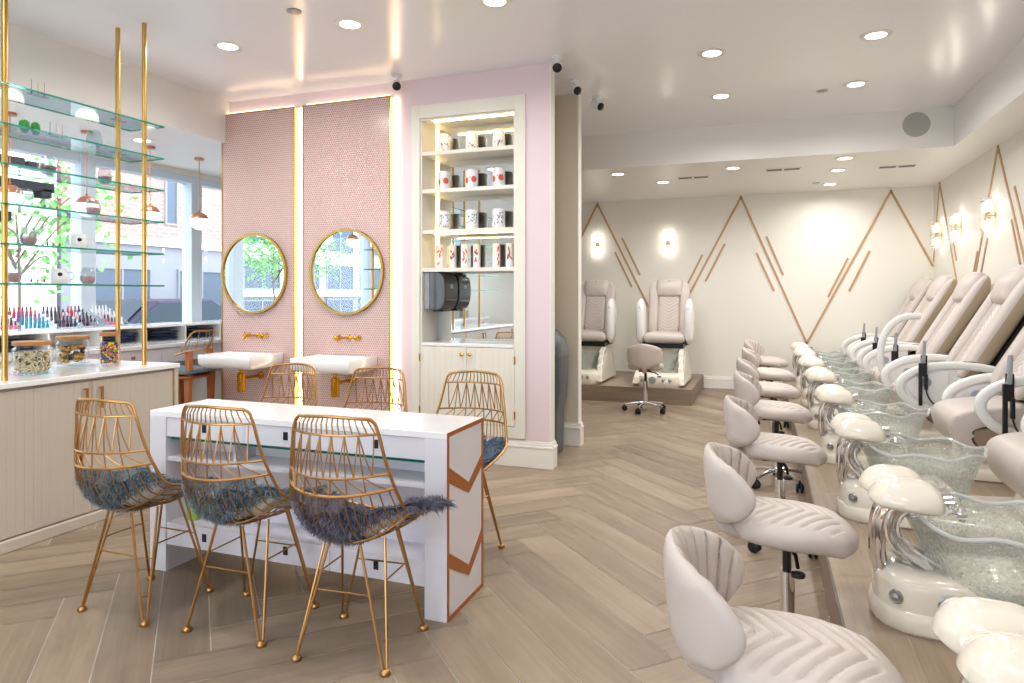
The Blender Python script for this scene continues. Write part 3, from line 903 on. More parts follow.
tumbler(-3.86, 2.76, 2.005, 0.95, 'wine', 'stemless glass with dark speckled filling, left on the fourth shelf up')
tumbler(-3.86, 3.12, 2.005, 0.9, 'wine', 'stemless glass with dark red speckles beside the gold post, fourth shelf up')
tumbler(-3.86, 3.05, 2.214, 1.0, None, 'empty clear stemless glass on the fifth shelf up')
for (y, z, lab) in ((2.81, 1.378, 'white mug with a black spot on the lowest glass shelf'), (2.93, 1.587, 'white mug with a dark spot on the second shelf from the bottom')):
    t = thing('mug', (-3.84, y, z+0.0005), lab, 'mug')
    MB().lathe([(0.001, 0), (0.036, 0), (0.042, 0.008), (0.044, 0.05), (0.040, 0.088), (0.037, 0.088), (0.04, 0.05), (0.036, 0.012), (0.001, 0.008)], 24, caps=False).build('cup', 'porc', t)
    MB().tube(smooth([(0.02, 0.036, 0.07), (0.03, 0.062, 0.066), (0.03, 0.066, 0.036), (0.02, 0.040, 0.02)], 5), 0.005, 8).build('handle', 'porc', t)
    MB().ball((0.036, -0.018, 0.055), 0.015, 8, s=(0.55, 1, 0.8)).build('spot', 'black', t)
t = thing('green_glass', (-3.84, 2.644, 2.2145), 'pair of leaf green lobed glasses on the fifth shelf up', 'glass')
for yy, s in ((-0.032, 1), (0.03, 0.9)):
    MB().lathe([(0.001, 0), (0.012, 0), (0.02, 0.012), (0.027*s, 0.035), (0.024*s, 0.06), (0.012, 0.07), (0.001, 0.07)], 16, (0, yy, 0), caps=False).build('lobe', 'leafl', t)
M['pinred'] = mat('pin_red', (186,50,78), 0.35); M['pinblue'] = mat('pin_blue', (52,74,140), 0.35); M['pingold'] = mat('pin_gold', (196,164,90), 0.35)
def pins(x, y, z, n, lab):
    t = thing('pin_stand', (x, y, z+0.0005), lab, 'display stand', 'display stands on the glass shelves')
    MB().box(-0.012, 0.012, -0.055, 0.055, 0, 0.006).build('base', 'clearl', t)
    for k in range(n):
        yy = (k-(n-1)/2)*0.036
        MB().lathe([(0.0005, 0.0), (0.005, 0.004), (0.0065, 0.01), (0.004, 0.016), (0.0014, 0.022), (0.001, 0.075), (0.0002, 0.082)], 10, (0, yy, 0.006), caps=False).build('pin', ['pinblue', 'pingold', 'pinred'][k], t)
for z, w in zip(SHZ, ('topmost', 'fifth', 'fourth', 'third', 'second', 'lowest')):
    pins(-3.80, {2.214: 2.765, 1.796: 2.735, 1.587: 2.75}.get(z, 2.66), z, 3, 'stand of three ball-ended pins on the %s glass shelf%s' % (w, '' if w in ('topmost', 'lowest') else ' counted from below'))
for z, w in zip(SHZ[:3], ('topmost', 'fifth', 'fourth')):
    pins(-3.86, 3.215, z, 2, 'stand of two pins right of the gold post on the %s shelf%s' % (w, '' if w == 'topmost' else ' counted from below'))

# ---- jars on the counter
def jar(x, y, r, h, lab, fill, name_fill):
    t = thing('glass_jar', (x, y, KZ+0.0005), lab, 'jar', 'glass jars on the greige counter')
    MB().lathe([(0.001, 0), (r*0.96, 0), (r, 0.008), (r, h*0.86), (r*0.88, h*0.93), (r*0.88, h), (r*0.84, h), (r*0.84, h*0.93), (r*0.95, h*0.85), (r*0.95, 0.012), (0.001, 0.008)], 36, caps=False).build('jar_body', 'jarg', t)
    MB().lathe([(0.001, h), (r*0.98, h), (r, h+0.004), (r, h+0.018), (r*0.97, h+0.022), (0.001, h+0.022)], 36, caps=False).build('lid', 'wood', t)
    o = fill(r*0.93, h); o.location = (x, y, KZ+0.012); return t
CANDY = ['cd_red', 'cd_blue', 'cd_yel', 'cd_org', 'cd_grn', 'cd_brn']
for n, c in zip(CANDY, ((200,40,36), (40,90,176), (236,200,40), (232,110,36), (70,150,50), (92,58,40))): M[n] = mat(n.replace('cd_', 'candy_'), c, 0.25, coat=0.4)
M['pret'] = mat('pale_pretzel', (222,200,166), 0.5, var=(30,0.25)); M['nutd'] = mat('dark_cookie', (86,62,56), 0.6); M['nutl'] = mat('golden_cookie', (200,150,78), 0.55, var=(25,0.3))
def fill_candy(r, h):
    mb = MB(); rng = random.Random(5)
    for k in range(260):
        z = rng.uniform(0.006, h*0.72); a = rng.uniform(0, 2*PI); q = r*0.9*math.sqrt(rng.uniform(0.45, 1))
        mb.ball((q*math.cos(a)*0.92, q*math.sin(a)*0.92, z), 0.0085, 5, rng.randrange(6), (1, 1, 0.75))
    return tag(mb.build('candy', CANDY), 'multicoloured round candies filling the right-hand jar', 'candy', kind='stuff')
def fill_rings(r, h):
    mb = MB(); rng = random.Random(6)
    for k in range(240):
        z = rng.uniform(0.01, h*0.66); a = rng.uniform(0, 2*PI); q = r*0.84*math.sqrt(rng.uniform(0.35, 1))
        c = Vector((q*math.cos(a), q*math.sin(a), z)); rot = Euler((rng.uniform(0, 3), rng.uniform(0, 3), 0)).to_matrix()
        P = [c+rot @ Vector((0.011*math.cos(2*PI*j/8), 0.011*math.sin(2*PI*j/8), 0)) for j in range(8)]
        mb.tube(P, 0.0042, 5, 0 if rng.random() < 0.85 else 1, closed=True)
    return tag(mb.build('pretzel', ['pret', 'nutd']), 'pale ring-shaped snacks filling the left-hand jar', 'snacks', kind='stuff')
def fill_cookies(r, h):
    mb = MB(); rng = random.Random(8)
    for k in range(64):
        z = rng.uniform(0.012, h*0.66); a = rng.uniform(0, 2*PI); q = r*0.72*math.sqrt(rng.uniform(0.1, 1))
        mb.ball((q*math.cos(a), q*math.sin(a), z), 0.018, 6, 1 if rng.random() < 0.3 else 0, (1, rng.uniform(.7, 1.1), rng.uniform(.5, .9)))
    return tag(mb.build('cookie', ['nutl', 'nutd']), 'golden and dark brown cookies filling the middle jar', 'cookies', kind='stuff')
jar(-3.90, 2.70, 0.098, 0.165, 'wide glass jar of pale ring snacks, leftmost on the counter', fill_rings, 'pretzel')
jar(-4.14, 3.12, 0.092, 0.165, 'glass jar of golden and dark cookies, middle of three on the counter', fill_cookies, 'cookie')
jar(-3.90, 3.185, 0.058, 0.19, 'tall glass jar of colourful candies beside the gold posts', fill_candy, 'candy')

# ------------------------------------------------------------------ window bar with cubbies
wc = (-5.5, 3.5, 0)
wb = thing('window_bar', wc, 'long white manicure bar with cubbyholes running under the window', 'counter')
def wmb(): return MB((-wc[0], -wc[1], 0))
BY0, BY1 = -2.2, 7.3
wmb().box(-5.93, -5.54, BY0, BY1, 0.995, 1.02).build('ledge', 'quartz', wb, bevel=0.003)
wmb().box(-5.93, -5.12, BY0, BY1, 0.83, 0.865).build('desk_top', 'quartz', wb, bevel=0.003)
wmb().box(-5.92, -5.90, BY0, BY1, 0.1, 0.995).build('back_panel', 'white', wb)
wmb().box(-5.92, -5.20, BY0, BY1, 0.0, 0.09).build('plinth', 'white', wb)
y = BY0
while y < BY1:
    wmb().box(-5.90, -5.56, y, y+0.02, 0.865, 0.995).build('cubby_divider', 'white', wb); y += 0.475
y = BY0; k = 0
while y < BY1-0.5:
    d = wmb().box(-5.60, -5.14, y+0.003, y+0.627, 0.69, 0.828).build('drawer', 'laq', wb, bevel=0.002)
    wmb().lathe([(0.001, 0), (0.008, 0), (0.008, 0.012), (0.016, 0.02), (0.014, 0.03), (0.001, 0.032)], 12, (-5.14, y+0.315, 0.765), axis='x', caps=False).build('knob', 'wood', d)
    if k % 2 == 0: wmb().box(-5.85, -5.2, y, y+0.03, 0.09, 0.69).build('leg_panel', 'white', wb)
    y += 0.63; k += 1
# folded towels and boxes in the cubbies
M['nvy'] = mat('navy_cloth', (58,72,98), 0.8, var=(30,0.3)); M['tlg'] = mat('grey_cloth', (150,148,150), 0.85)
for yy, mm, lab in ((3.30, 'tlg', 'folded grey towel stack in the cubbyhole left of the polish racks'), (3.75, 'nvy', 'folded navy towel in the cubbyhole under the polish racks'), (4.72, 'nvy', 'folded navy towel in the cubbyhole behind the gold posts'), (5.20, 'nvy', 'folded navy towel in the cubbyhole above the bar stool'), (5.68, 'nvy', 'folded navy towel in the cubbyhole left of the window post'), (6.15, 'nvy', 'folded navy towel in the cubbyhole beside the pink tiled wall')):
    mb = MB()
    for q in range(3):
        mb.cushion(0.13, 0.17, 0.014, 0.014, 0.25, 8, fn=lambda p, q=q: p+Vector((0.004*q, 0.006*(-1)**q, 0.0155+q*0.029)))
    o = mb.build('towel', mm); o.location = (-5.72, yy, 0.866); tag(o, lab, 'towel', 'towels in the window bar')

# nail polish racks on the ledge with their bottles
M['acry'] = thin_glass('clear_acrylic', (240,244,246), body=0.12)
pal = {'pk': (232,120,150), 'hp': (214,60,108), 'bl': (40,160,184), 'rd': (206,62,70), 'gr': (150,140,156), 'nd': (226,190,184), 'wh': (232,230,232), 'dk': (70,48,66), 'pu': (140,96,170)}
caps_ = {'pk': 'dk', 'hp': 'hp', 'bl': 'bl', 'rd': 'rd', 'gr': 'dk', 'nd': 'wh', 'wh': 'wh', 'dk': 'dk', 'pu': 'pu'}
names = {'pk': 'pink', 'hp': 'hot pink', 'bl': 'turquoise', 'rd': 'coral red', 'gr': 'mauve grey', 'nd': 'nude', 'wh': 'clear', 'dk': 'dark plum', 'pu': 'violet'}
for k_, c in pal.items(): M['np_'+k_] = mat('polish_'+names[k_].replace(' ', '_'), c, 0.15, coat=0.5)
proto = {}
for k_ in pal:
    mb = MB().lathe([(0.001, 0), (0.0115, 0), (0.0125, 0.003), (0.0125, 0.026), (0.006, 0.032)], 10, caps=False)
    mb.lathe([(0.0075, 0.031), (0.0078, 0.034), (0.0058, 0.068), (0.001, 0.069)], 10, mi=1, caps=False)
    proto[k_] = mb.build('polish_bottle', ['np_'+k_, 'np_'+caps_[k_]])
used = set()
def rack(y0, w, rows, lab, short):
    t = thing('polish_rack', (-5.72, y0+w/2, 1.0205), lab, 'rack', 'polish racks on the window ledge')
    mb = MB(); nr = len(rows)
    for r in range(nr):
        mb.box(-0.125+0.05*(nr-1-r)-0.0+0.0, -0.125+0.05*(nr-1-r)+0.046, -w/2, w/2, 0.027*r+0.012, 0.027*r+0.017)
    mb.build('tier', 'acry', t)
    for s in (-1, 1):
        MB().prism([(-0.13, 0.0), (0.13, 0.0), (0.13, 0.02), (-0.13, 0.16)] , s*w/2-0.003, s*w/2+0.003, 'y').build('side_panel', 'acry', t)
    n = int((w-0.02)/0.0345)
    for r, row in enumerate(rows):
        r_ = nr-1-r                                   # first row in the list is the back, highest tier
        for k in range(n):
            c = row[(k*len(row))//n]
            x = -5.72-0.125+0.05*(nr-1-r_)+0.023; yy = y0+0.022+k*0.0345; z = 1.0205+0.027*r_+0.0172
            if c in used:
                b = proto[c].copy(); COL.objects.link(b)
            else: b = proto[c]; used.add(c)
            b.location = (x, yy, z)
            tag(b, '%s nail polish bottle in the %s' % (names[c], short), 'nail polish', '%s polish bottles in the %s' % (names[c], short))
rack(3.56, 0.24, [['dk'], ['dk', 'rd'], ['hp'], ['pk'], ['pk']], 'clear polish rack of pinks and plums, first from the left', 'leftmost rack')
rack(3.82, 0.26, [['rd', 'pk'], ['hp', 'rd'], ['pu', 'hp'], ['bl'], ['bl']], 'clear polish rack with turquoise lower rows', 'second rack from the left')
rack(4.10, 0.20, [['gr'], ['gr', 'pk'], ['gr', 'nd'], ['dk', 'gr'], ['dk']], 'clear polish rack of mauves and greys', 'third rack from the left')
rack(4.32, 0.16, [['rd', 'dk'], ['rd', 'gr'], ['nd', 'gr'], ['dk', 'gr'], ['dk', 'gr']], 'narrow clear polish rack beside the window post', 'rack beside the window post')
rack(4.56, 0.22, [['wh'], ['wh'], ['wh'], ['pk', 'wh', 'rd'], ['pk', 'wh']], 'clear polish rack of mostly clear bottles right of the window post', 'rack right of the window post')
for c, o in proto.items():
    if c not in used: bpy.data.objects.remove(o)

# ------------------------------------------------------------------ bar stools at the window
def bar_stool(x, y, rz, lab):
    t = thing('bar_stool', (x, y, 0), lab, 'bar stool', 'bar stools at the window bar', rz)
    for sx in (-1, 1):
        for sy in (-1, 1):
            hh = 0.84 if sy < 0 else 0.60
            MB().prism([(sx*0.165-0.024, 0), (sx*0.165+0.024, 0), (sx*0.135+0.026, hh), (sx*0.135-0.026, hh)], sy*0.15-0.02, sy*0.15+0.02, 'y').build('leg', 'legw', t, bevel=0.004)
    MB().cushion(0.21, 0.20, 0.02, 0.02, 0.4, 14, fn=lambda p: p+Vector((0, 0, 0.61))).build('seat', 'legw', t)
    mb = MB(); mb.tone = []
    rng = random.Random(3)
    mb.cushion(0.22, 0.21, 0.035, 0.01, 0.5, 16, fn=lambda p: p+Vector((0, 0, 0.645)))
    mb.tone += [0.3]*len(mb.f)
    for k in range(700):
        u, v = rng.uniform(-1, 1), rng.uniform(-1, 1)
        p = Vector((0.21*u, 0.2*v, 0.67-0.03*max(abs(u), abs(v))**4))
        d = Vector((u*0.5+rng.gauss(0, .4), v*0.5+rng.gauss(0, .4), 0.8)).normalized(); s = d.orthogonal().normalized()*0.002
        mb.add([p-s, p+s, p+d*0.035+Vector((0, 0, -0.008))], [(0, 1, 2)]); mb.tone.append(rng.uniform(.3, .9))
    mb.build('fur_pad', 'furA', t, fixn=False)
    bk = MB()
    rail = smooth([(-0.19, -0.05, 0.80), (-0.17, -0.15, 0.83), (0, -0.19, 0.84), (0.17, -0.15, 0.83), (0.19, -0.05, 0.80)], 4)
    top = smooth([(-0.175, -0.10, 0.83), (-0.15, -0.19, 0.99), (0, -0.22, 1.0), (0.15, -0.19, 0.99), (0.175, -0.10, 0.83)], 4)
    bk.tube(rail, 0.008, 7); bk.tube(top, 0.007, 7)
    for i in range(9):
        f = i/8; a = rail[int(f*(len(rail)-1))]; b = top[int((0.12+0.76*f)*(len(top)-1))]
        bk.tube([a, b], 0.003, 5)
    bk.build('wire_back', 'wire', t)
    return t
bar_stool(-4.74, 4.60, PI/2+PI+0.15+PI, 'bar stool with brown wooden legs and grey fur pad just behind the counter end')
bar_stool(-4.78, 5.25, PI/2+PI+0.05+PI, 'bar stool with brown wooden legs half hidden behind the left basin')

# ------------------------------------------------------------------ pendants along the window
for i, (y, lab) in enumerate(((5.33, 'opal globe pendant with copper cap nearest the pink tiled wall'), (4.745, 'opal globe pendant just right of the gold posts'), (4.12, 'opal globe pendant beside the window post, behind the shelves'), (3.5, 'opal globe pendant at the far left behind the glass shelves'),
                     (2.28, 'opal globe pendant seen only in the right round mirror, at its right'), (1.66, 'opal globe pendant seen only in the right round mirror, at its middle'), (1.04, 'opal globe pendant seen only in the right round mirror, at its left'))):
    t = thing('pendant_lamp', (-5.3, y, 2.68), lab, 'pendant lamp', 'opal globe pendants along the window')
    zc = -0.63
    MB().lathe([(0.001, 0), (0.045, 0), (0.045, -0.02), (0.001, -0.022)], 18, caps=False).build('canopy', 'copperm', t)
    MB().tube([(0, 0, -0.02), (0, 0, zc+0.1)], 0.004, 8).build('rod', 'copperm', t)
    r = 0.088
    MB().lathe([(max(.001, r*math.cos(a)), zc+r*math.sin(a)) for a in [(-PI/2+i*(PI/2+0.25)/12) for i in range(13)]], 22, caps=False).build('globe', 'globe', t)
    r = 0.0895
    MB().lathe([(max(.001, r*math.cos(a)), zc+r*math.sin(a)) for a in [0.25+i*(PI/2-0.25)/8 for i in range(9)]]+[(0.012, zc+0.1), (0.001, zc+0.115)], 22, caps=False).build('cap', 'copperm', t)

# ------------------------------------------------------------------ pink tiled panels, light gaps, basins, mirrors
PF = NY-0.05                                              # face of the tile panels
def tile_panel(x0, x1, lab):
    cx = (x0+x1)/2
    t = thing('tile_panel', (cx, NY, 0), lab, 'wall panel')
    o = MB((-cx, -NY, 0)).box(x0+0.012, x1-0.012, PF, NY-0.006, 0.0, 2.925).build('tiles', 'tile', t)
    e = MB((-cx, -NY, 0))
    for a, b in ((x0, x0+0.012), (x1-0.012, x1)): e.box(a, b, PF-0.004, NY-0.006, 0, 2.937)
    e.box(x0+0.012, x1-0.012, PF-0.004, NY-0.006, 2.925, 2.937)
    e.build('gold_edging', 'gold', t); return t
tile_panel(-4.585, -3.784, 'pink penny-tile panel with gold edging, left of the glowing gap')
tile_panel(-3.711, -2.845, 'pink penny-tile panel with gold edging, between the glowing gap and the ivory niche')
def led(name, x0, x1, y0, y1, z0, z1, lab, mn='led', dots=None):
    mb = MB((-(x0+x1)/2, -(y0+y1)/2, -(z0+z1)/2)).box(x0, x1, y0, y1, z0, z1)
    o = mb.build(name, mn); o.location = ((x0+x1)/2, (y0+y1)/2, (z0+z1)/2)
    return tag(o, lab, 'light strip')
led('light_strip', -3.772, -3.723, NY-0.014, NY-0.002, 0.02, 2.93, 'vertical warm light strip in the gap between the two pink tile panels')
led('light_strip', -2.838, -2.806, NY-0.016, NY-0.003, 0.02, 2.93, 'vertical warm light strip along the right edge of the pink tile panels')
for a, b, w in ((-4.55, -3.82, 'left'), (-3.68, -2.87, 'right')):
    led('light_strip', a, b, NY-0.034, NY-0.008, 2.942, 2.950, 'warm light strip along the top of the %s pink tile panel' % w, 'led3')

def round_mirror(x, z, r, lab):
    t = thing('round_mirror', (x, PF, z), lab, 'mirror', 'round gold mirrors over the basins')
    n = 56
    MB().lathe([(0.0001, -0.016), (r-0.008, -0.016), (r-0.008, -0.004), (0.0001, -0.004)], n, axis='y', caps=False).build('glass', 'mirror', t)
    MB().lathe([(r-0.010, 0.0), (r+0.010, 0.0), (r+0.010, -0.03), (r-0.010, -0.03), (r-0.010, 0.0)], n, axis='y', caps=False).build('gold_frame', 'gold', t)
round_mirror(-4.215, 1.50, 0.345, 'round gold-framed mirror on the left pink tile panel')
round_mirror(-3.262, 1.505, 0.35, 'round gold-framed mirror on the right pink tile panel')

def basin(cx, lab, lf, lt):
    zt, h = 0.812, 0.112; w, d = 0.548, 0.42
    t = thing('wash_basin', (cx, PF, zt-h), lab, 'basin', 'wall-hung white basins')
    mb = MB(); nq = 5
    def ring(ww, dd, z, r, cy=0):
        return [(a, b-d/2+cy, z) for a, b in rrect(ww, dd, r, nq)]
    mb.rings([ring(w-0.05, d-0.04, 0, 0.02, .015), ring(w-0.02, d-0.012, 0.02, 0.02, .005), ring(w, d, 0.045, 0.016), ring(w, d, h-0.006, 0.014), ring(w-0.008, d-0.008, h, 0.012),
              ring(w-0.05, d-0.13, h, 0.03, -0.035), ring(w-0.07, d-0.15, h-0.012, 0.035, -0.035), ring(w-0.14, d-0.2, h-0.075, 0.05, -0.035), ring(w-0.4, d-0.34, h-0.083, 0.02, -0.035)])
    mb.build('bowl', 'porc', t)
    MB().lathe([(0.001, 0), (0.024, 0), (0.024, 0.004), (0.001, 0.005)], 18, (0, -d/2-0.035, h-0.083), caps=False).build('drain', 'brass', t)
    f = thing('wall_faucet', (cx, PF, 0.955), lf, 'faucet', 'brass wall faucets over the basins')
    mb = MB()
    mb.lathe([(0.001, 0), (0.022, 0), (0.022, -0.008), (0.012, -0.012), (0.001, -0.013)], 16, (0, 0, 0), axis='y', caps=False)
    mb.tube(smooth([(0, -0.005, 0), (0, -0.10, 0.004), (0, -0.17, -0.002), (0, -0.185, -0.022)], 5), 0.010, 10)
    mb.build('spout', 'brass', f)
    for s in (-1, 1):
        hb = MB()
        hb.lathe([(0.001, 0), (0.022, 0), (0.022, -0.008), (0.013, -0.014), (0.013, -0.05), (0.016, -0.052), (0.016, -0.066), (0.001, -0.068)], 16, (s*0.095, 0, 0), axis='y', caps=False)
        hb.tube([(s*0.095-0.033, -0.058, 0), (s*0.095+0.033, -0.058, 0)], 0.005, 8); hb.tube([(s*0.095, -0.058, -0.033), (s*0.095, -0.058, 0.033)], 0.005, 8)
        hb.build('handle', 'brass', f)
    p = thing('bottle_trap', (cx+.028, PF-0.24, 0.70), lt, 'drain trap', 'brass bottle traps under the basins')
    MB().lathe([(0.001, 0), (0.026, 0), (0.026, -0.02), (0.014, -0.024), (0.014, -0.05), (0.034, -0.054), (0.034, -0.20), (0.029, -0.206), (0.001, -0.207)], 20, caps=False).build('trap_body', 'brass', p)
    mb = MB(); mb.tube([(0, 0, -0.095), (0, 0.235, -0.095)], 0.013, 10)
    mb.lathe([(0.001, 0), (0.032, 0), (0.032, -0.010), (0.014, -0.016)], 16, (0, 0.24, -0.095), axis='y', caps=False)
    mb.build('outlet_pipe', 'brass', p)
basin(-4.178, 'white rectangular wall basin on the left pink tile panel', 'brass wall faucet under the left round mirror', 'brass bottle trap below the left basin')
basin(-3.24, 'white rectangular wall basin on the right pink tile panel', 'brass wall faucet under the right round mirror', 'brass bottle trap below the right basin')

# ------------------------------------------------------------------ ivory niche: open shelves over a two-door cupboard
nc = (-2.19, NY, 0); ND = 5.20
ni = thing('built_in_cabinet', nc, 'ivory built-in cabinet with lit open shelves, mirror back and two doors', 'cabinet')
def nm(): return MB((-nc[0], -nc[1], 0))
mb = nm()
fy0, fy1 = NY-0.018, NY-0.0005
mb.box(-2.672, NX0, fy0, fy1, 0.215, 2.842); mb.box(NX1, -1.698, fy0, fy1, 0.215, 2.842)
mb.box(NX0, NX1, fy0, fy1, NZ1, 2.842); mb.box(NX0, NX1, fy0, fy1, 0.215, NZ0)
mb.build('frame', 'niche', ni, bevel=0.002)
mb = nm()
mb.box(NX0+0.0005, NX0+0.014, NY, ND, NZ0, NZ1-0.001); mb.box(NX1-0.014, NX1-0.0005, NY, ND, NZ0, NZ1-0.001)
mb.box(NX0+0.014, NX1-0.014, NY, ND, NZ1-0.016, NZ1-0.001); mb.box(NX0+0.014, NX1-0.014, NY, ND, NZ0+0.001, NZ0+0.016)
mb.box(NX0, NX1, ND+0.006, ND+0.02, NZ0, NZ1)
mb.build('carcass', 'niche', ni)
nm().box(NX0+0.014, NX1-0.014, ND, ND+0.005, 0.93, NZ1-0.016).build('back_mirror', 'mirror', ni)
for z in (2.454, 2.15, 1.823, 1.515):
    nm().box(NX0+0.0145, NX1-0.0145, NY+0.004, ND-0.002, z-0.017, z+0.013).build('shelf', 'niche', ni, bevel=0.0015)
nm().box(NX0+0.0145, NX1-0.0145, NY-0.006, ND-0.002, 0.905, 0.93).build('worktop', 'quartz', ni, bevel=0.002)
for s in (-1, 1):
    x0, x1 = (NX0+0.004, nc[0]-0.0015) if s < 0 else (nc[0]+0.0015, NX1-0.004)
    d = nm().box(x0, x1, NY-0.012, NY+0.008, 0.306, 0.90).build('door', 'niche_d', ni, bevel=0.0015)
    kx = nc[0]+s*0.034
    nm().lathe([(0.001, 0), (0.007, 0), (0.006, -0.012), (0.014, -0.018), (0.014, -0.026), (0.001, -0.029)], 14, (kx, NY-0.012, 0.845), axis='y', caps=False).build('knob', 'brass', d)
    for z in (0.39, 0.81):
        hx = x0-0.003 if s < 0 else x1+0.003
        nm().lathe([(0.001, -0.032), (0.006, -0.03), (0.006, 0.03), (0.001, 0.032)], 10, (hx, NY-0.02, z), caps=False).build('hinge', 'brass', d)
led('light_strip', NX0+0.0145, NX0+0.0195, 5.178, 5.194, 1.54, 2.71, 'vertical warm light strip inside the left of the ivory niche', 'led2')
led('light_strip', NX0+0.10, NX1-0.02, NY+0.03, NY+0.042, 2.708, 2.7185, 'warm light strip under the top of the ivory niche', 'led2')
led('light_strip', NX0+0.10, NX1-0.02, NY+0.05, NY+0.06, 1.801, 1.8055, 'warm light strip under the third shelf of the ivory niche', 'led2')

M['cera'] = mat('white_ceramic', (236,234,240), 0.25, coat=0.3)
M['mo_red'] = mat('motif_coral', (222,88,66), 0.4); M['mo_blk'] = mat('motif_black', (52,46,62), 0.4)
M['mo_grn'] = mat('motif_green', (84,132,92), 0.4); M['mo_pur'] = mat('motif_plum', (150,76,100), 0.4)
def wrapdisc(mb, r, ang, z, rx, rz, mi, n=14, tilt=0):
    vs = [(r*math.cos(ang), r*math.sin(ang), z)]
    fs = [(0, k+1, (k+1) % n+1) for k in range(n)]
    for q in (1, 2, 3, 4):
        for k in range(n):
            a = 2*PI*k/n; u = rx*math.cos(a)*q/4; w = rz*math.sin(a)*q/4
            u, w = u*math.cos(tilt)-w*math.sin(tilt), u*math.sin(tilt)+w*math.cos(tilt)
            vs.append((r*math.cos(ang+u/r), r*math.sin(ang+u/r), z+w))
        if q > 1: fs += [(1+(q-2)*n+k, 1+(q-1)*n+k, 1+(q-1)*n+(k+1) % n, 1+(q-2)*n+(k+1) % n) for k in range(n)]
    mb.add(vs, fs, mi, False)
def canister(x, y, z, kind, lab, seed):
    rng = random.Random(seed)
    t = thing('canister', (x, y, z+0.0005), lab, 'canister', 'white canisters in the ivory niche')
    a0 = R(-62)
    if kind == 'brush':
        pr = [(0.001, 0), (0.052, 0), (0.054, 0.004), (0.052, 0.09), (0.046, 0.15), (0.038, 0.172), (0.001, 0.176)]; rr = 0.0535
    elif kind == 'slim':
        pr = [(0.001, 0), (0.028, 0), (0.030, 0.003), (0.031, 0.195), (0.028, 0.199), (0.001, 0.199)]; rr = 0.0315
    else:
        pr = [(0.001, 0), (0.05, 0), (0.052, 0.004), (0.052, 0.155), (0.049, 0.162), (0.040, 0.168), (0.001, 0.170)]; rr = 0.0526
    MB().lathe(pr, 28, caps=False).build('body', 'cera', t)
    m = MB()
    if kind == 'disc':
        wrapdisc(m, rr, a0+0.25, 0.085, 0.024, 0.026, 0); wrapdisc(m, rr, a0-1.0, 0.075, 0.016, 0.026, 0); mm = 'mo_red'
        wrapdisc(m, rr, a0-0.35, 0.10, 0.004, 0.008, 0)
    elif kind == 'brush':
        mm = 'mo_blk'
        for k in range(7): wrapdisc(m, rr+0.0005, a0+rng.uniform(-.75, .65), rng.uniform(0.03, 0.085), 0.003, rng.uniform(.008, .02), 0, 8, rng.uniform(-1.0, 1.0))
    elif kind == 'leaf':
        mm = 'mo_grn'
        for k in range(15): wrapdisc(m, rr, a0+rng.uniform(-.95, .85), rng.uniform(0.035, 0.135), 0.0045, rng.uniform(.006, .014), 0, 8, rng.uniform(-1.3, 1.3))
    else:
        mm = 'mo_red' if seed % 2 else 'mo_pur'
        for k in range(6): wrapdisc(m, rr, a0+rng.uniform(-.6, .6), rng.uniform(0.04, 0.165), 0.006, rng.uniform(.012, .024), 0, 9, rng.uniform(-.8, .8))
    m.build('motif', mm, t, fixn=False)
cy = 5.10
where = {2.454: 'top', 2.15: 'second', 1.823: 'third'}
for z, kind, desc in ((2.454, 'brush', 'white tapered canister with black brush marks'), (2.15, 'disc', 'white canister with coral discs'), (1.823, 'leaf', 'white canister with green leaf pattern')):
    for x, pos in ((-2.475, 'left'), (-2.225, 'middle'), (-1.99, 'right')):
        canister(x, cy, z+0.013, kind, '%s, %s of three on the %s niche shelf' % (desc, pos, where[z]), int(-x*100))
for k, (x, yy) in enumerate(((-2.515, 5.10), (-2.42, 5.15), (-2.29, 5.10), (-2.20, 5.14), (-2.02, 5.12), (-1.91, 5.13))):
    canister(x, yy, 1.528, 'slim', 'slim white canister with %s leaves, %s from the left on the lowest niche shelf' % ('coral' if (k+11) % 2 else 'plum', ('first', 'second', 'third', 'fourth', 'fifth', 'sixth')[k]), k+11)
# towel dispenser on the side wall of the niche
t = thing('towel_dispenser', (NX0+0.0145, 5.06, 1.345), 'smoky grey paper towel dispenser on the left wall of the niche', 'towel dispenser')
MB().box(0, 0.055, -0.115, 0.125, -0.15, 0.15).build('back_case', 'lgrey', t, bevel=0.01)
pf = [(0.05, -0.15), (0.12, -0.155), (0.17, -0.13), (0.195, -0.05), (0.195, 0.05), (0.175, 0.12), (0.13, 0.15), (0.05, 0.155)]
MB().prism([(a, b) for a, b in [(q.x, q.y) for q in smooth([(x, y, 0) for x, y in pf], 4)]], -0.118, 0.128, 'y', smooth=True).build('cover', 'dgrey', t, bevel=0.006)
MB().box(0.06, 0.15, -0.06, 0.07, -0.168, -0.152).build('outlet', 'black', t, bevel=0.003)
MB().box(0.192, 0.199, -0.02, 0.03, 0.02, 0.055).build('lock_window', 'lgrey', t, bevel=0.002)
# grey bin in the passage behind the blush wall
t = thing('waste_bin', (-1.715, 5.425, 0), 'slate grey moulded bin peeking out behind the blush wall', 'bin')
mb = MB()
def brg(w, d, z, r): return [(a, b, z) for a, b in rrect(w, d, r, 4)]
mb.rings([brg(.27, .28, 0, .04), brg(.28, .29, .02, .05), brg(.29, .30, .36, .06), brg(.335, .34, .46, .07), brg(.365, .365, .66, .08), brg(.365, .365, .80, .08)])
mb.build('body', 'binp', t)
mb = MB(); mb.rings([brg(.375, .375, .80, .08), brg(.375, .375, .84, .085), brg(.33, .33, .95, .09), brg(.22, .22, 1.02, .07), brg(.08, .08, 1.04, .03)])
l = mb.build('lid', 'binp', t)
MB().box(-0.12, 0.12, -0.195, -0.175, 0.845, 0.93).build('flap', 'black', l, bevel=0.004)

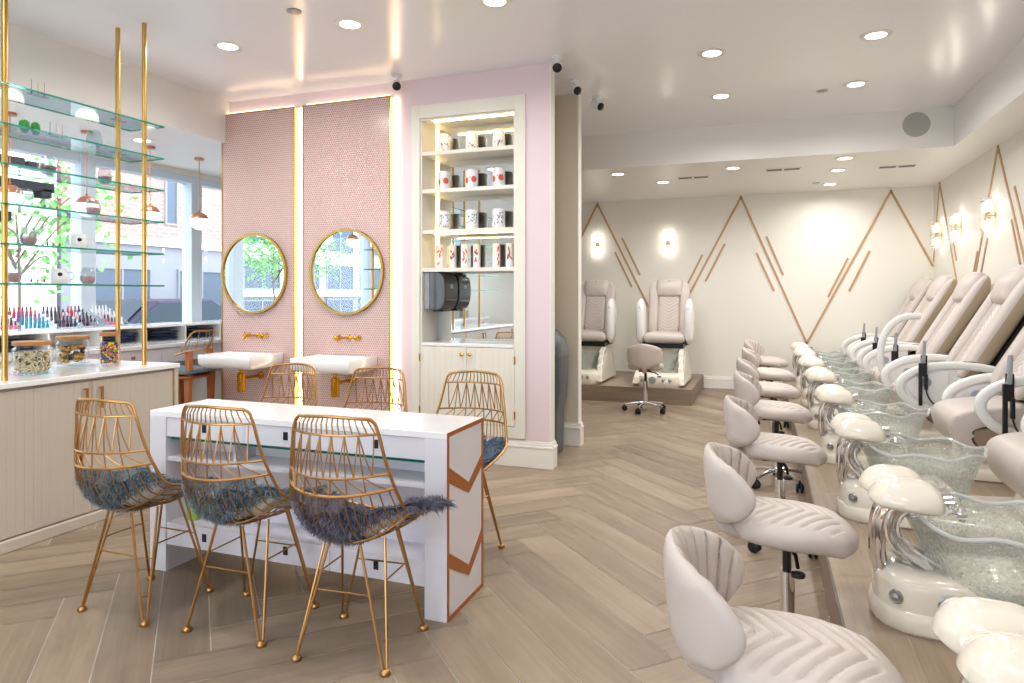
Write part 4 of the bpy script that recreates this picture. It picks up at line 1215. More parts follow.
# ------------------------------------------------------------------ wall mouldings (thin oak strips)
def bar_on(mb, wall, p, q, w=0.026, th=0.010):
    # strip between two (a, z) points on a wall; wall 'b' = back (a is X), 'r' = right (a is Y)
    a = Vector((p[0], p[1])); b = Vector((q[0], q[1])); d = (b-a).normalized(); n = Vector((-d.y, d.x))*w/2
    pts = [a+n, a-n, b-n, b+n]
    if wall == 'b': mb.prism([tuple(v) for v in pts], YB-th, YB-0.0005, 'y')
    else: mb.prism([tuple(v) for v in pts], XR-th, XR-0.0005, 'x')
def strip(wall, pts, name, lab, group=None):
    c = ((pts[0][0]+pts[-1][0])/2, min(p[1] for p in pts))
    off = (c[0], YB, c[1]) if wall == 'b' else (XR, c[0], c[1])
    mb = MB((-off[0], -off[1], -off[2]))
    for p, q in zip(pts, pts[1:]):
        d = (Vector(q)-Vector(p)).normalized()*0.012
        bar_on(mb, wall, Vector(p)-(d if p != pts[0] else d*0), Vector(q)+(d if q != pts[-1] else d*0))
    o = mb.build(name, 'strip'); o.location = off
    return tag(o, lab, 'wall moulding', group)
strip('b', [(-3.35, 0.6), (-2.308, 2.657), (-1.32, 0.66), (-0.286, 2.662), (0.55, 0.66), (1.55, 2.649), (2.02, 1.67)], 'zigzag_moulding', 'thin oak zigzag strip of tall peaks running across the back wall')
strip('r', [(9.945, 1.73), (9.628, 2.677), (8.50, 0.93), (7.422, 2.672), (6.33, 0.95), (5.28, 2.67), (4.2, 0.95)], 'zigzag_moulding', 'thin oak zigzag strip of tall peaks on the right wall over the spa chairs')
G = 'short oak strips beside the zigzag'
for p, q, l in (((-1.942,2.142), (-1.679,1.596), 'right of the first back-wall peak, upper of its pair'), ((-2.046,1.939), (-1.795,1.422), 'under the right slope of the first back-wall peak'),
                ((-0.80,1.875), (-1.01,1.45), 'left of the second back-wall peak, outside its slope'), ((-0.50,2.02), (-0.76,1.50), 'under the left slope of the second back-wall peak'),
                ((-0.084,1.883), (0.141,1.361), 'under the right slope of the second back-wall peak'), ((0.045,2.106), (0.255,1.578), 'right of the second back-wall peak, outside its slope'),
                ((1.05,1.794), (0.81,1.28), 'left of the third back-wall peak, outside its slope'), ((1.302,1.88), (1.062,1.359), 'under the left slope of the third back-wall peak')):
    strip('b', [p, q], 'moulding_strip', 'short slanted oak strip ' + l, G)
for p, q, l in (((9.17,2.23), (8.86,1.70), 'between the first two right-wall sconces'), ((8.06,1.75), (8.30,1.38), 'left of the large right-wall peak, outer'), ((7.734,1.858), (7.96,1.50), 'under the left slope of the large right-wall peak'),
                ((6.98,2.24), (6.70,1.80), 'outside the right slope of the large right-wall peak'), ((7.06,1.963), (6.84,1.572), 'under the right slope of the large right-wall peak')):
    strip('r', [p, q], 'moulding_strip', 'short slanted oak strip ' + l, G)

# ------------------------------------------------------------------ sconces
WARM = (1.0, 0.86, 0.70); NEUT = (1.0, 0.985, 0.965)
def sconce(loc, rz, lab):
    t = thing('wall_sconce', loc, lab, 'wall lamp', 'glass plate wall sconces', rz)   # local -y points into the room
    MB().box(-0.022, 0.022, -0.012, 0, -0.13, 0.13).build('back_plate', 'gold', t, bevel=0.002)
    for s in (-1, 1):
        l = MB().lathe([(0.001, s*0.04), (0.019, s*0.04), (0.019, s*0.125), (0.012, s*0.14), (0.001, s*0.142)], 14, (0, -0.055, 0), caps=False).build('lamp', 'lamp', t)
        MB().lathe([(0.001, s*0.012), (0.014, s*0.012), (0.017, s*0.04), (0.001, s*0.04)], 14, (0, -0.055, 0), caps=False).build('socket', 'gold', t)
    MB().box(-0.006, 0.006, -0.085, -0.01, -0.006, 0.006).build('arm', 'gold', t)
    for x in (-0.062, 0.062):
        MB().box(x-0.004, x+0.004, -0.112, -0.018, -0.175, 0.175).build('glass_plate', 'sglass', t)
    MB().box(-0.066, 0.066, -0.122, -0.114, -0.19, 0.19).build('glass_plate', 'sglass', t)
    for z in (-0.13, 0.13):
        MB().tube([(0, -0.126, z), (0, -0.09, z)], 0.006, 8).build('stud', 'gold', t)
sconce((-2.308, YB, 2.05), 0, 'glass plate wall sconce over the half-hidden spa chair on the back wall')
sconce((-1.278, YB, 2.05), 0, 'glass plate wall sconce over the spa chair on the back platform')
sconce((XR, 9.50, 2.03), PI/2*3, 'glass plate wall sconce on the right wall, nearest the back corner')
sconce((XR, 8.66, 2.05), PI/2*3, 'glass plate wall sconce on the right wall, middle of three')
sconce((XR, 7.49, 2.05), PI/2*3, 'glass plate wall sconce on the right wall, nearest of three')

# ------------------------------------------------------------------ ceiling fittings
def downlight(x, y, z, lab, e=26, size=0.13):
    t = thing('downlight', (x, y, z), lab, 'downlight', 'recessed ceiling downlights')
    MB().lathe([(0.062, -0.0005), (0.098, -0.0005), (0.098, -0.004), (0.09, -0.009), (0.066, -0.006), (0.062, -0.0005)], 26, caps=False).build('trim_ring', 'white', t)
    MB().lathe([(0.0005, -0.0045), (0.064, -0.0045), (0.064, -0.001), (0.0005, -0.001)], 26, caps=False).build('lens', 'down', t)
    l = bpy.data.lights.new('downlight_light', 'AREA'); l.shape = 'DISK'; l.size = size; l.energy = e; l.color = NEUT; l.spread = R(165)
    o = bpy.data.objects.new('downlight_light', l); COL.objects.link(o); o.location = (0, 0, -0.012); o.parent = t
DE = 11
for x, y, lab in ((-3.523,3.802,'recessed downlight over the left basin, near the beam'), (-2.498,3.764,'recessed downlight over the table, in front of the right tile panel'), (-1.494,3.766,'recessed downlight at the top edge of the picture, before the niche'),
                  (-0.346,5.12,'recessed downlight left of centre in the aisle, front one'), (-0.346,6.26,'recessed downlight left of centre in the aisle, rear one'), (0.712,5.144,'recessed downlight over the stools, front one'), (0.723,6.288,'recessed downlight over the stools, rear one by the round speaker'),
                  (-3.52,1.6,'unseen added downlight over the greige counter'), (-2.2,1.4,'unseen added downlight over the front chairs'), (-0.8,1.9,'unseen added downlight over the aisle behind the picture edge'), (0.72,2.6,'unseen added downlight over the nearest stools'), (0.72,0.2,'unseen added downlight over the nearest spa chair'),  # this row and the next lie out of view, added to light the room
                  (-0.8,-0.6,'unseen added downlight by the entrance'), (-2.6,-0.8,'unseen added downlight by the shop window')):
    downlight(x, y, CEIL, lab, DE)
for x, y, lab in ((-1.554,7.725,'small downlight in the dropped back ceiling, far left'), (-1.148,8.467,'small downlight in the dropped back ceiling, over the platform chair'), (-0.306,7.789,'small downlight in the dropped back ceiling, left of the middle vent'),
                  (0.775,7.606,'small downlight in the dropped back ceiling, front of the row of three'), (0.778,8.315,'small downlight in the dropped back ceiling, middle of the row of three'), (0.783,9.339,'small downlight in the dropped back ceiling, rear of the row of three')):
    downlight(x, y, LOW, lab, DE*0.9)
for x, y, lab in ((-5.15,3.05,'downlight in the lowered window ceiling, behind the top glass shelf'), (-5.15,4.53,'downlight in the lowered window ceiling, beside the gold post')):
    downlight(x, y, 2.68, lab, 6)
def sensor(x, y, z, lab):
    t = thing('sprinkler_cap', (x, y, z), lab, 'sprinkler')
    MB().lathe([(0.001, -0.0005), (0.045, -0.0005), (0.045, -0.006), (0.03, -0.012), (0.001, -0.014)], 20, caps=False).build('plate', 'steel', t)
sensor(-2.706, 3.472, CEIL, 'round metal sprinkler cap in the ceiling over the white table'); sensor(0.475, 6.404, CEIL, 'round metal sprinkler cap in the aisle ceiling'); sensor(0.614, 9.195, LOW, 'round metal sprinkler cap in the dropped back ceiling')
def vent(x, y, lab):
    t = thing('ceiling_vent', (x, y, LOW), lab, 'vent', 'slot vents in the dropped back ceiling')
    MB().box(-0.19, 0.19, -0.05, 0.05, -0.006, -0.0005).build('frame', 'white', t, bevel=0.002)
    for s in (-1, 1):
        MB().box(s*0.09-0.078, s*0.09+0.078, -0.034, 0.034, -0.0085, -0.0062).build('slot', 'dgrey', t)
        for k in range(4): MB().box(s*0.09-0.078, s*0.09+0.078, -0.026+0.017*k, -0.022+0.017*k, -0.013, -0.0086).build('slat', 'lgrey', t)
vent(-0.769, 8.226, 'slot air vent in the back ceiling, left of three'); vent(0.206, 8.041, 'slot air vent in the back ceiling, middle of three'); vent(1.346, 8.274, 'slot air vent in the back ceiling, right of three')
t = thing('wall_speaker', (1.355, 7.35, 2.915), 'round grey speaker on the face of the ceiling drop', 'speaker')
MB().lathe([(0.0005, -0.012), (0.118, -0.012), (0.118, 0), (0.0005, 0)], 36, axis='y', caps=False).build('grille', 'spk', t)
MB().lathe([(0.117, 0), (0.126, 0), (0.126, -0.010), (0.117, -0.013), (0.117, 0)], 36, axis='y', caps=False).build('rim', 'white', t)
M['camw'] = mat('camera_white', (232,232,232), 0.3)
def camera_fix(x, y, z, rz, lab):
    t = thing('security_camera', (x, y, z), lab, 'security camera', None, rz)
    MB().lathe([(0.001, -0.0005), (0.04, -0.0005), (0.04, -0.016), (0.015, -0.024), (0.012, -0.06), (0.001, -0.062)], 18, caps=False).build('mount', 'camw', t)
    d = Matrix.Rotation(R(28), 3, 'X')
    def f(p): return d @ Vector(p) + Vector((0, 0, -0.075))
    MB().lathe([(0.001, 0.06), (0.03, 0.06), (0.036, 0.045), (0.037, -0.045), (0.001, -0.046)], 20, axis='y', caps=False, fn=f).build('housing', 'camw', t)
    MB().lathe([(0.001, -0.0465), (0.034, -0.0465), (0.034, -0.056), (0.022, -0.064), (0.001, -0.066)], 20, axis='y', caps=False, fn=f).build('lens', 'black', t)
camera_fix(-2.737, 4.78, CEIL, R(28), 'white security camera with black lens between tile panel and blush wall')
camera_fix(-1.412, 4.80, CEIL, R(14), 'white security camera with black lens at the blush wall corner')
camera_fix(-1.44, 5.38, CEIL, R(50), 'white security camera over the passage behind the blush wall')
camera_fix(-1.374, 5.90, CEIL, R(60), 'small white security camera beyond the passage end wall')
camera_fix(-4.95, 5.45, 2.68, R(30), 'white security camera in the lowered ceiling by the window')

# ------------------------------------------------------------------ pedicure spa chairs along the right wall
def groove(p, w, d, per):
    f = (p/per) % 1.0; f = min(f, 1-f)*per
    return -d*math.exp(-(f/w)**2)
def pmb(): return MB((-1.0, 0, -PZ))
def spa_chair():
    r = thing('pedicure_chair', (1.0, 0, PZ), '', 'pedicure chair', 'pedicure spa chairs along the right wall')
    # moulded base: wide flange with rounded nose, knob hump, rear pedestal
    tab = [(.355, .03), (.365, .075), (.39, .118), (.44, .16), (.52, .185), (.62, .196), (.75, .212), (.95, .26), (1.2, .31), (1.6, .325), (1.93, .325)]
    def outline(ins):
        L = []
        for x, h in tab: L.append((min(max(x, .355+ins), 1.93-ins), h-min(ins, h*0.8)))
        return [(x, h) for x, h in L]+[(x, -h) for x, h in reversed(L)]
    mb = pmb()
    mb.rings([[(x, y, z) for x, y in outline(i)] for i, z in ((.012, .2), (0, .212), (0, .25), (.008, .268), (.03, .28))])
    def ell(cx, ax, ay, z, n=28, pw=2.6):
        o = []
        for k in range(n):
            a = 2*PI*k/n; c, s = math.cos(a), math.sin(a)
            o.append((cx+math.copysign(abs(c)**(2/pw), c)*ax, math.copysign(abs(s)**(2/pw), s)*ay, z))
        return o
    # nose block that rises from the flange, flat sided with a soft top edge
    def nose(ins, z, f):
        o = []
        for x, h in [(.366, .03), (.376, .075), (.398, .115), (.44, .148), (.51, .165), (.62, .17), (.75, .172), (.86, .175)]:
            o.append((min(x+ins, .86-ins), max(.01, h-ins), z+f*(x-.366)))
        return o+[(x, -h, zz) for x, h, zz in reversed(o)]
    mb.rings([nose(0, .262, 0), nose(0, .345, .02), nose(.008, .368, .03), nose(.03, .384, .02), nose(.07, .388, 0)])
    mb.rings([ell(1.50, .36, .27, .27, 28, 4), ell(1.52, .34, .25, .38, 28, 4), ell(1.54, .30, .22, .56, 28, 4)])
    base = mb.build('base', 'pearl', r)
    for c, d, kr in (((.418, -.132, .312), (-.50, -.86, .03), 1.0), ((.56, -.168, .318), (0, -1, 0.0), 1.35)):
        d = Vector(d).normalized(); q = Vector((0, 0, 1)).rotation_difference(d).to_matrix()
        k = pmb().lathe([(.001, 0), (.021*kr, 0), (.023*kr, .006), (.019*kr, .011), (.012*kr, .010), (.012*kr, .016), (.001, .018)], 18, caps=False, fn=lambda p, q=q, c=c: q @ Vector(p)+Vector(c))
        k.build('knob', 'steel', r)
    # fluted chrome swan-neck in two strands carrying the footrest
    def sec(w, h):
        o = []
        for k in range(30):
            a = 2*PI*k/30; rp = 1+.17*math.cos(6*a); o.append((w*math.cos(a)*rp, h*math.sin(a)*rp))
        return o
    mb = pmb()
    mb.sweep(smooth([(.54, 0, .622), (.46, 0, .612), (.405, 0, .58), (.384, 0, .53), (.378, 0, .46), (.380, 0, .40), (.392, 0, .34)], 5), sec(.056, .024), up=(0, 1, 0))
    mb.sweep(smooth([(.60, 0, .622), (.50, 0, .606), (.44, 0, .57), (.418, 0, .52), (.426, 0, .47), (.462, 0, .425), (.520, 0, .388), (.56, 0, .366)], 5), sec(.052, .027), up=(0, 1, 0), scale=lambda f: (1+.25*f*f, 1+.15*f))
    mb.build('swan_neck', 'chrome', r)
    # two cupped foot pads
    for c, ry, sx in (((.440, .088, .620), R(3), .90), ((.458, -.060, .612), R(6), .96)):
        rot = Matrix.Rotation(ry, 3, 'Y')
        def top(x, y): return 0.006*math.cos(y*34)-0.006*math.exp(-((y-0.045)/0.012)**2)
        pmb().cushion(sx*.122, .106*sx, .080*sx, .024, .80, 30, top, lambda p, c=c, rot=rot: rot @ Vector((p.x, p.y, p.z+.02*p.x))+Vector(c), e=2.7, p=.60).build('foot_pad', 'pearl', r)
    pmb().rings([ell(.50, .10, .13, .590), ell(.50, .105, .14, .600), ell(.50, .09, .12, .612)]).build('pad_tray', 'chrome', r)
    s = pmb(); s.tube([(.53, -.075, .600), (.618, -.075, .592)], .012, 12); s.lathe([(.001, 0), (.018, 0), (.021, .012), (.017, .026), (.001, .028)], 14, (.605, -.075, .592), axis='x', caps=False); s.tube([(.617, -.075, .592), (.620, -.075, .567)], .010, 10)
    s.build('spray_head', 'chrome', r)
    # hammered glass basin with a wavy rim
    def br(f, z, w, ins=0):
        o = []
        for k in range(72):
            a = 2*PI*k/72; wv = 1+w*(.03*math.sin(7*a)+.018*math.sin(3*a+1))
            o.append((.735+((.275*f)-ins)*math.cos(a)*wv, ((.262*f)-ins)*math.sin(a)*wv, z+w*.012*math.sin(7*a+1.2)))
        return o
    mb = pmb()
    mb.rings([br(.50, .290, 0), br(.60, .296, 0), br(.70, .34, .1), br(.80, .42, .3), br(.89, .50, .6), br(.975, .55, 1), br(1.0, .560, 1), br(.985, .566, 1), br(.95, .548, 1, .004), br(.86, .49, .6, .006), br(.77, .41, .3, .008), br(.67, .335, .1, .008), br(.54, .306, 0)])
    gb_ = mb.build('glass_basin', 'basin', r)
    pmb().tube([Vector(p)-Vector((0, 0, .002)) for p in br(.992, .563, 1)], .0075, 8, closed=True).build('rim', 'rimg', gb_)
    # seat whose front drops into a leg rest; taupe inner shell and black frame below
    prof = smooth([(1.19, 0, .300), (1.12, 0, .335), (1.05, 0, .40), (1.012, 0, .48), (1.012, 0, .545), (1.045, 0, .590), (1.12, 0, .618), (1.30, 0, .645), (1.52, 0, .67), (1.55, 0, .60), (1.40, 0, .555), (1.22, 0, .53), (1.13, 0, .495), (1.125, 0, .43), (1.18, 0, .36), (1.215, 0, .325)], 4, True)
    cen = Vector((1.22, 0, .60)); rings = []
    for v, sc in ((-.262, .88), (-.258, .94), (-.245, .985), (-.22, 1.0), (-.1, 1.01), (0, 1.005), (.1, 1.01), (.22, 1.0), (.245, .985), (.258, .94), (.262, .88)):
        g = (1-sc)*.16
        rings.append([(p.x+(g if p.x < 1.12 and p.z > .45 else 0), v, p.z-(g if p.z > .585 else 0)) for p in prof])
    pmb().rings(rings).build('seat', 'leather', r)
    pmb().prism([(1.135, .495), (1.26, .525), (1.34, .50), (1.30, .39), (1.235, .318), (1.19, .36), (1.14, .425)], -.235, .235, 'y').build('leg_rest_shell', 'leather_d', r, bevel=.012)
    f = pmb(); f.box(1.26, 1.52, -.20, .20, .42, .55); f.box(1.24, 1.44, -.19, .19, .275, .36)
    f.build('seat_frame', 'black', r, bevel=.01)
    # reclined backrest
    P0 = Vector((1.455, 0, .655)); d = Vector((.50, 0, .866)); nn = Vector((-.866, 0, .50))
    def bk(v0, l0, n0): return lambda p: Vector((0, v0, 0))+P0+d*(l0+p.y)+nn*(n0+p.z)+Vector((0, p.x, 0))
    def chev(x, y): return groove(y+abs(x)*.75, .007, .008, .046)
    pmb().cushion(.185, .36, .055, .02, .25, 52, chev, bk(0, .36, .015), e=8, m=104).build('back_panel', 'leather', r)
    for s in (-1, 1):
        pmb().cushion(.080, .46, .045, .10, .35, 16, lambda x, y: -.012*math.exp(-((y-.155)/.008)**2) if False else 0, bk(s*.245, .475, .05), mi_side=1, e=4, m=40).build('side_bolster', ['leather', 'leather_d'], r)
    pmb().cushion(0.200, .165, .092, .03, .4, 22, lambda x, y: .006*math.cos(y*30), bk(0, .80, .045), e=4).build('headrest', 'leather', r)
    pmb().ball(tuple(bk(0, .92, .10)(Vector((0, 0, 0)))), .009, 8).build('button', 'black', r)
    pmb().box(-.332, .332, .02, .74, -.066, -.052, fn=bk(0, 0.0, 0)).build('back_gap', 'black', r)  # black sheet stands in for the dark slit between back and shell
    pmb().cushion(.318, .46, .0, .075, .3, 16, None, bk(0, .46, -.075), e=6).build('back_shell', 'armw', r)
    # looped armrests with cup inserts
    arm = smooth([(1.66, 0, .742), (1.52, 0, .772), (1.36, 0, .784), (1.20, 0, .770), (1.08, 0, .728), (1.0, 0, .665), (.985, 0, .60), (1.01, 0, .54), (1.07, 0, .485), (1.18, 0, .445), (1.32, 0, .43), (1.5, 0, .43)], 4)
    for s in (-1, 1):
        v = s*.345
        a = pmb().sweep([p+Vector((0, v, 0)) for p in arm], rrect(.060, .062, .02), up=(0, 1, 0)).build('armrest', 'armw', r)
        poly = [(p.x, p.z) for p in arm if p.x < 1.40]
        pmb().prism(poly, v-.012, v+.012, 'y').build('arm_panel', 'armw', a)
        pmb().prism([(x*.72+1.17*.28, z*.72+.615*.28) for x, z in poly], v-.020, v+.020, 'y').build('inner_panel', 'armw', a, bevel=.006)
        for q in (-1, 1):
            pmb().lathe([(.001, q*.020), (.034, q*.020), (.037, q*.024), (.031, q*.0255), (.029, q*.0215), (.001, q*.0212)], 22, (1.155, v, .655), axis='y', caps=False).build('cup_insert', 'cup', a)
        pmb().box(1.40, 1.48, v-.012, v+.012, .811, .8165).build('arm_slot', 'black', a, bevel=.002)
    # handset on its black bracket
    h = pmb(); h.box(1.10, 1.124, -.412, -.390, .48, .80); h.box(1.117, 1.157, -.405, -.376, .70, .86); h.box(1.140, 1.160, -.412, -.376, .60, .72)
    ho = h.build('handset_bracket', 'black', r, bevel=.003)
    pmb().prism([(1.116, .80), (1.142, .80), (1.148, .97), (1.132, .97)], -.42, -.372, 'y').build('handset', 'lgrey', ho, bevel=.004)
    pmb().tube(smooth([(1.150, -.395, .66), (1.154, -.400, .58), (1.18, -.400, .52), (1.22, -.395, .485), (1.27, -.385, .46)], 5), .0055, 6).build('cable', 'black', ho)
    return r
ST = [1.54, 2.71, 3.88, 5.08, 6.28, 7.44, 8.58, 9.52]
LABS = ['spa chair nearest the camera, footrest in the bottom right corner', 'second spa chair from the camera, full glass basin in view', 'third spa chair from the camera, cut by the right edge', 'fourth spa chair from the camera, round grey cup insert plainly in view',
        'fifth spa chair from the camera, headrest near the right edge', 'sixth spa chair from the camera, third from the back wall', 'seventh spa chair from the camera, second from the back wall', 'spa chair farthest along the right row, against the back wall']
c0 = spa_chair()
for i, y in enumerate(ST):
    if i == 0: c0.location.y = y; c0['label'] = 'ivory and pearl ' + LABS[0]
    else:
        c = dup(c0, (1.0, y, PZ), None, 'ivory and pearl ' + LABS[i])
        if i == 5:                                           # its near armrest is swung up
            ar = [o for o in c.children if o.name.startswith('armrest')][0]
            for q in list(ar.children): bpy.data.objects.remove(q)
            bpy.data.objects.remove(ar)
            pmb().sweep(smooth([(p[0], -.345, p[1]) for p in ((1.08, .50), (1.03, .64), (1.02, .80), (1.05, .94), (1.12, 1.05), (1.22, 1.11), (1.34, 1.12))], 5), rrect(.058, .060, .02), up=(0, 1, 0)).build('armrest', 'armw', c)
        if i in (2, 3):                                      # seat and arms slid back
            for o in list(c.children):
                k = o.name.split('.')[0]
                if k == 'armrest':
                    near = max(v.co.y for v in o.data.vertices) < 0
                    o.location = ((.22, 0, .05) if near else (.20, 0, -.02)) if i == 3 else (.30, 0, .02)
                    if near or i == 2:
                        for q in list(o.children):
                            if 'slot' not in q.name: bpy.data.objects.remove(q)
                elif k == 'handset_bracket': o.location.x += .20
                elif k in ('seat', 'leg_rest_shell', 'seat_frame'): o.location.x += .06
# small white spray bottle lying on the second chair's base
t = thing('spray_bottle', (1.10, 3.32, PZ+.001), 'small white bottle with green label standing beside the second glass basin', 'bottle')
MB().lathe([(.001, 0), (.034, 0), (.036, .01), (.036, .15), (.022, .18), (.014, .19), (.001, .19)], 18, caps=False).build('body', 'porc', t)
MB().lathe([(.0365, .05), (.0365, .12)], 18, caps=False).build('green_band', mat('bottle_green', (40,120,84), .4), t)
mb = MB(); mb.box(-.05, .03, -.016, .016, .195, .225); mb.box(-.04, -.028, -.008, .008, .15, .2); mb.lathe([(.016, .186), (.016, .2)], 12)
mb.build('trigger', 'porc', t, bevel=.004)

# ------------------------------------------------------------------ two upright spa chairs on the back platform
def upright_chair():
    r = thing('pedicure_chair', (0, 8.3, .19), '', 'pedicure chair', 'upright spa chairs on the back platform')
    def ring(w, d, z, rr, cy): return [(a, b+cy, z) for a, b in rrect(w, d, rr, 5)]
    mb = MB()
    mb.rings([ring(.52, .80, 0, .16, .42), ring(.54, .82, .015, .17, .42), ring(.55, .83, .07, .17, .42), ring(.52, .80, .13, .16, .42), ring(.46, .70, .165, .14, .45)])
    mb.rings([ring(.46, .55, .10, .08, .85), ring(.44, .52, .50, .08, .85)])
    mb.build('base', 'pearl', r)
    pf = [(.06, .03), (.09, .11), (.17, .17), (.19, .22), (.28, .24), (.30, .31), (.40, .33), (.42, .39), (.55, .44), (.80, .46), (.95, .30), (.95, .02)]
    for s in (-1, 1):
        MB().prism(pf, min(s*.20, s*.285), max(s*.20, s*.265), 'x', fn=lambda p, s=s: (p[0]+s*.16*max(-.08, .28-p[2]) , p[1], p[2])).build('side_fin', 'pearl', r, bevel=.012)
    MB().rings([ring(.26, .30, .14, .06, .32), ring(.34, .42, .30, .08, .36), ring(.39, .46, .40, .08, .38), ring(.37, .44, .40, .08, .38), ring(.32, .40, .30, .08, .36), ring(.24, .28, .165, .06, .32)]).build('glass_basin', 'basin', r)
    for x in (-.19, .06, .135):
        MB().lathe([(.001, 0), (.024, 0), (.024, -.01), (.012, -.014), (.012, -.024), (.001, -.026)], 16, (x, .018+abs(x)*.05, .085), axis='y', caps=False).build('knob', 'steel', r)
    MB().lathe([(.001, 0), (.045, 0), (.04, -.012), (.001, -.014)], 18, (-.07, .012, .09), axis='y', caps=False).build('drain_cover', 'lgrey', r)
    MB().box(-.24, .24, .52, 1.05, .44, .50).build('seat_frame', 'black', r, bevel=.01)  # black box put in for the dark gap under the seat
    MB().cushion(.275, .27, .085, .07, .3, 26, lambda x, y: groove(y+abs(x)*.7, .006, .007, .05), lambda p: p+Vector((0, .74, .56)), e=5).build('seat', 'leather', r)
    P0 = Vector((0, .97, .60)); d = Vector((0, .25, .968)); nn = Vector((0, -.968, .25))
    def bk(x0, l0, n0): return lambda p: P0+d*(l0+p.y)+nn*(n0+p.z)+Vector((x0+p.x, 0, 0))
    MB().cushion(.15, .29, .05, .02, .25, 30, lambda x, y: groove(y-abs(x)*.6, .006, .010, .045), bk(0, .27, .02), e=8, m=54).build('back_panel', 'leather', r)
    for s in (-1, 1):
        MB().cushion(.068, .35, .045, .09, .35, 14, None, bk(s*.205, .33, .04), mi_side=1, e=4, m=26).build('side_bolster', ['leather', 'leather_d'], r)
    MB().cushion(.185, .125, .075, .03, .35, 20, lambda x, y: .006*math.cos(y*36), bk(0, .615, .04), e=4).build('headrest', 'leather', r)
    MB().ball(tuple(bk(0, .70, .10)(Vector((0, 0, 0)))), .011, 8).build('button', 'steel', r)
    MB().cushion(.25, .385, 0, .07, .3, 14, None, bk(0, .36, -.04), e=6).build('back_shell', 'armw', r)
    for s in (-1, 1):
        x0 = s*.305
        a = MB().cushion(.15, .30, .06, .06, .8, 20, None, lambda p, x0=x0, s=s: Vector((x0+p.z, .62+p.x*.9, .775+p.y)), e=3.2).build('armrest', 'armw', r)
        MB().ball((x0, .487, .955), .009, 8, s=(1, .5, 1)).build('pivot', 'steel', a)
        MB().box(min(s*.25, s*.30), max(s*.25, s*.30), .62, .80, .48, .56).build('arm_bracket', 'black', a, bevel=.006)
    return r
u0 = upright_chair(); u0.location.x = -1.185; u0['label'] = 'upright pearl spa chair on the back platform behind the stool'
dup(u0, (-2.19, 8.3, .19), None, 'upright pearl spa chair on the back platform half hidden by the passage wall')

# ------------------------------------------------------------------ rolling stools
def stool(x, y, z0, seat_h, rz, lab, sc=1.0):
    r = thing('rolling_stool', (x, y, z0), lab, 'stool', 'rolling pedicure stools', rz)
    H = seat_h
    def seat_fn(p):
        dz = -.040*max(0, p.x/.215)**2-.014*(p.y/.20)**2+.010*max(0, -p.x/.215)
        return Vector((p.x+.015, p.y*(1-.12*max(0, p.x/.215)), H-.05+p.z+dz))
    MB().cushion(.215, .200, .050, .052, .85, 84, lambda px, py: groove(px+abs(py)*.72, .0065, .0085, .046)*max(0, min(1, (.165-abs(py))/.02))*max(0, min(1, (.165-px)/.02)), seat_fn, e=4.2, p=.42, m=64).build('seat', 'leather', r)
    Rb = .180
    def back_fn(p):
        a = p.x/Rb; rad = Rb+.012-p.z
        zz = H+.070+p.y*(1-.15*abs(a)); lean = -.20*(p.y)
        return Vector((-.070+lean*.55-rad*math.cos(a)*.95, rad*math.sin(a), zz))
    MB().cushion(.250, .140, .030, .030, .9, 96, lambda px, py: groove(px*(1-1.6*py), .005, .014, .042), back_fn, e=3.4, p=.55, m=26).build('backrest', 'leather', r)
    b = MB(); b.tube(smooth([(-.08, 0, H-.108), (-.18, 0, H-.10), (-.225, 0, H-.07), (-.236, 0, H+.02)], 4), .026, 10)
    b.build('back_bracket', 'leather', r)
    c = MB(); c.lathe([(.001, .10), (.026, .10), (.026, max(.16, H*.60)), (.001, max(.16, H*.60))], 16, caps=False); c.build('column', 'chrome', r)
    c = MB(); c.lathe([(.001, max(.16, H*.60)), (.015, max(.16, H*.60)), (.015, H-.12), (.05, H-.12), (.05, H-.106), (.001, H-.106)], 14, caps=False)
    c.box(-.09, .09, -.07, .07, H-.118, H-.106); c.tube([(.0, -.02, H-.12), (.025, -.10, H-.135), (.03, -.14, H-.16)], .007, 6); c.lathe([(.001, 0), (.022, 0), (.024, .006), (.022, .012), (.001, .013)], 14, (.03, -.15, H-.185), caps=False)
    c.build('gas_lift', 'black', r)
    m = MB()
    m.lathe([(.001, .075), (.03, .075), (.034, .09), (.03, .115), (.001, .116)], 16, caps=False)
    rb = .235
    for k in range(5):
        a = 2*PI*k/5+.35; dx, dy = math.cos(a), math.sin(a)
        m.sweep([(dx*.02, dy*.02, .098), (dx*.1, dy*.1, .094), (dx*rb, dy*rb, .072)], rrect(.026, .018, .006, 2), up=(0, 0, 1), scale=lambda f: (1, 1.15-.35*f))
    m.build('star_base', 'chrome', r)
    for k in range(5):
        a = 2*PI*k/5+.35; dx, dy = math.cos(a), math.sin(a); w = a+1.1+k*.7
        q = MB(); ax = Vector((math.cos(w), math.sin(w), 0))
        for s in (-1, 1):
            cc = Vector((dx*rb, dy*rb, .030))+ax*s*.014
            q.lathe([(.001, -.008), (.024, -.008), (.030, -.004), (.030, .004), (.024, .008), (.001, .008)], 16, caps=False, fn=lambda p, cc=cc, ax=ax: Vector((0, 0, 1)).rotation_difference(ax).to_matrix() @ Vector(p)+cc)
        q.tube([(dx*rb, dy*rb, .03), (dx*rb, dy*rb, .075)], .009, 8)
        q.box(-.012, .012, -.012, .012, -.008, .012, fn=lambda p: Vector(p)+Vector((dx*rb, dy*rb, .052)))
        q.build('caster', 'black', r)
    return r
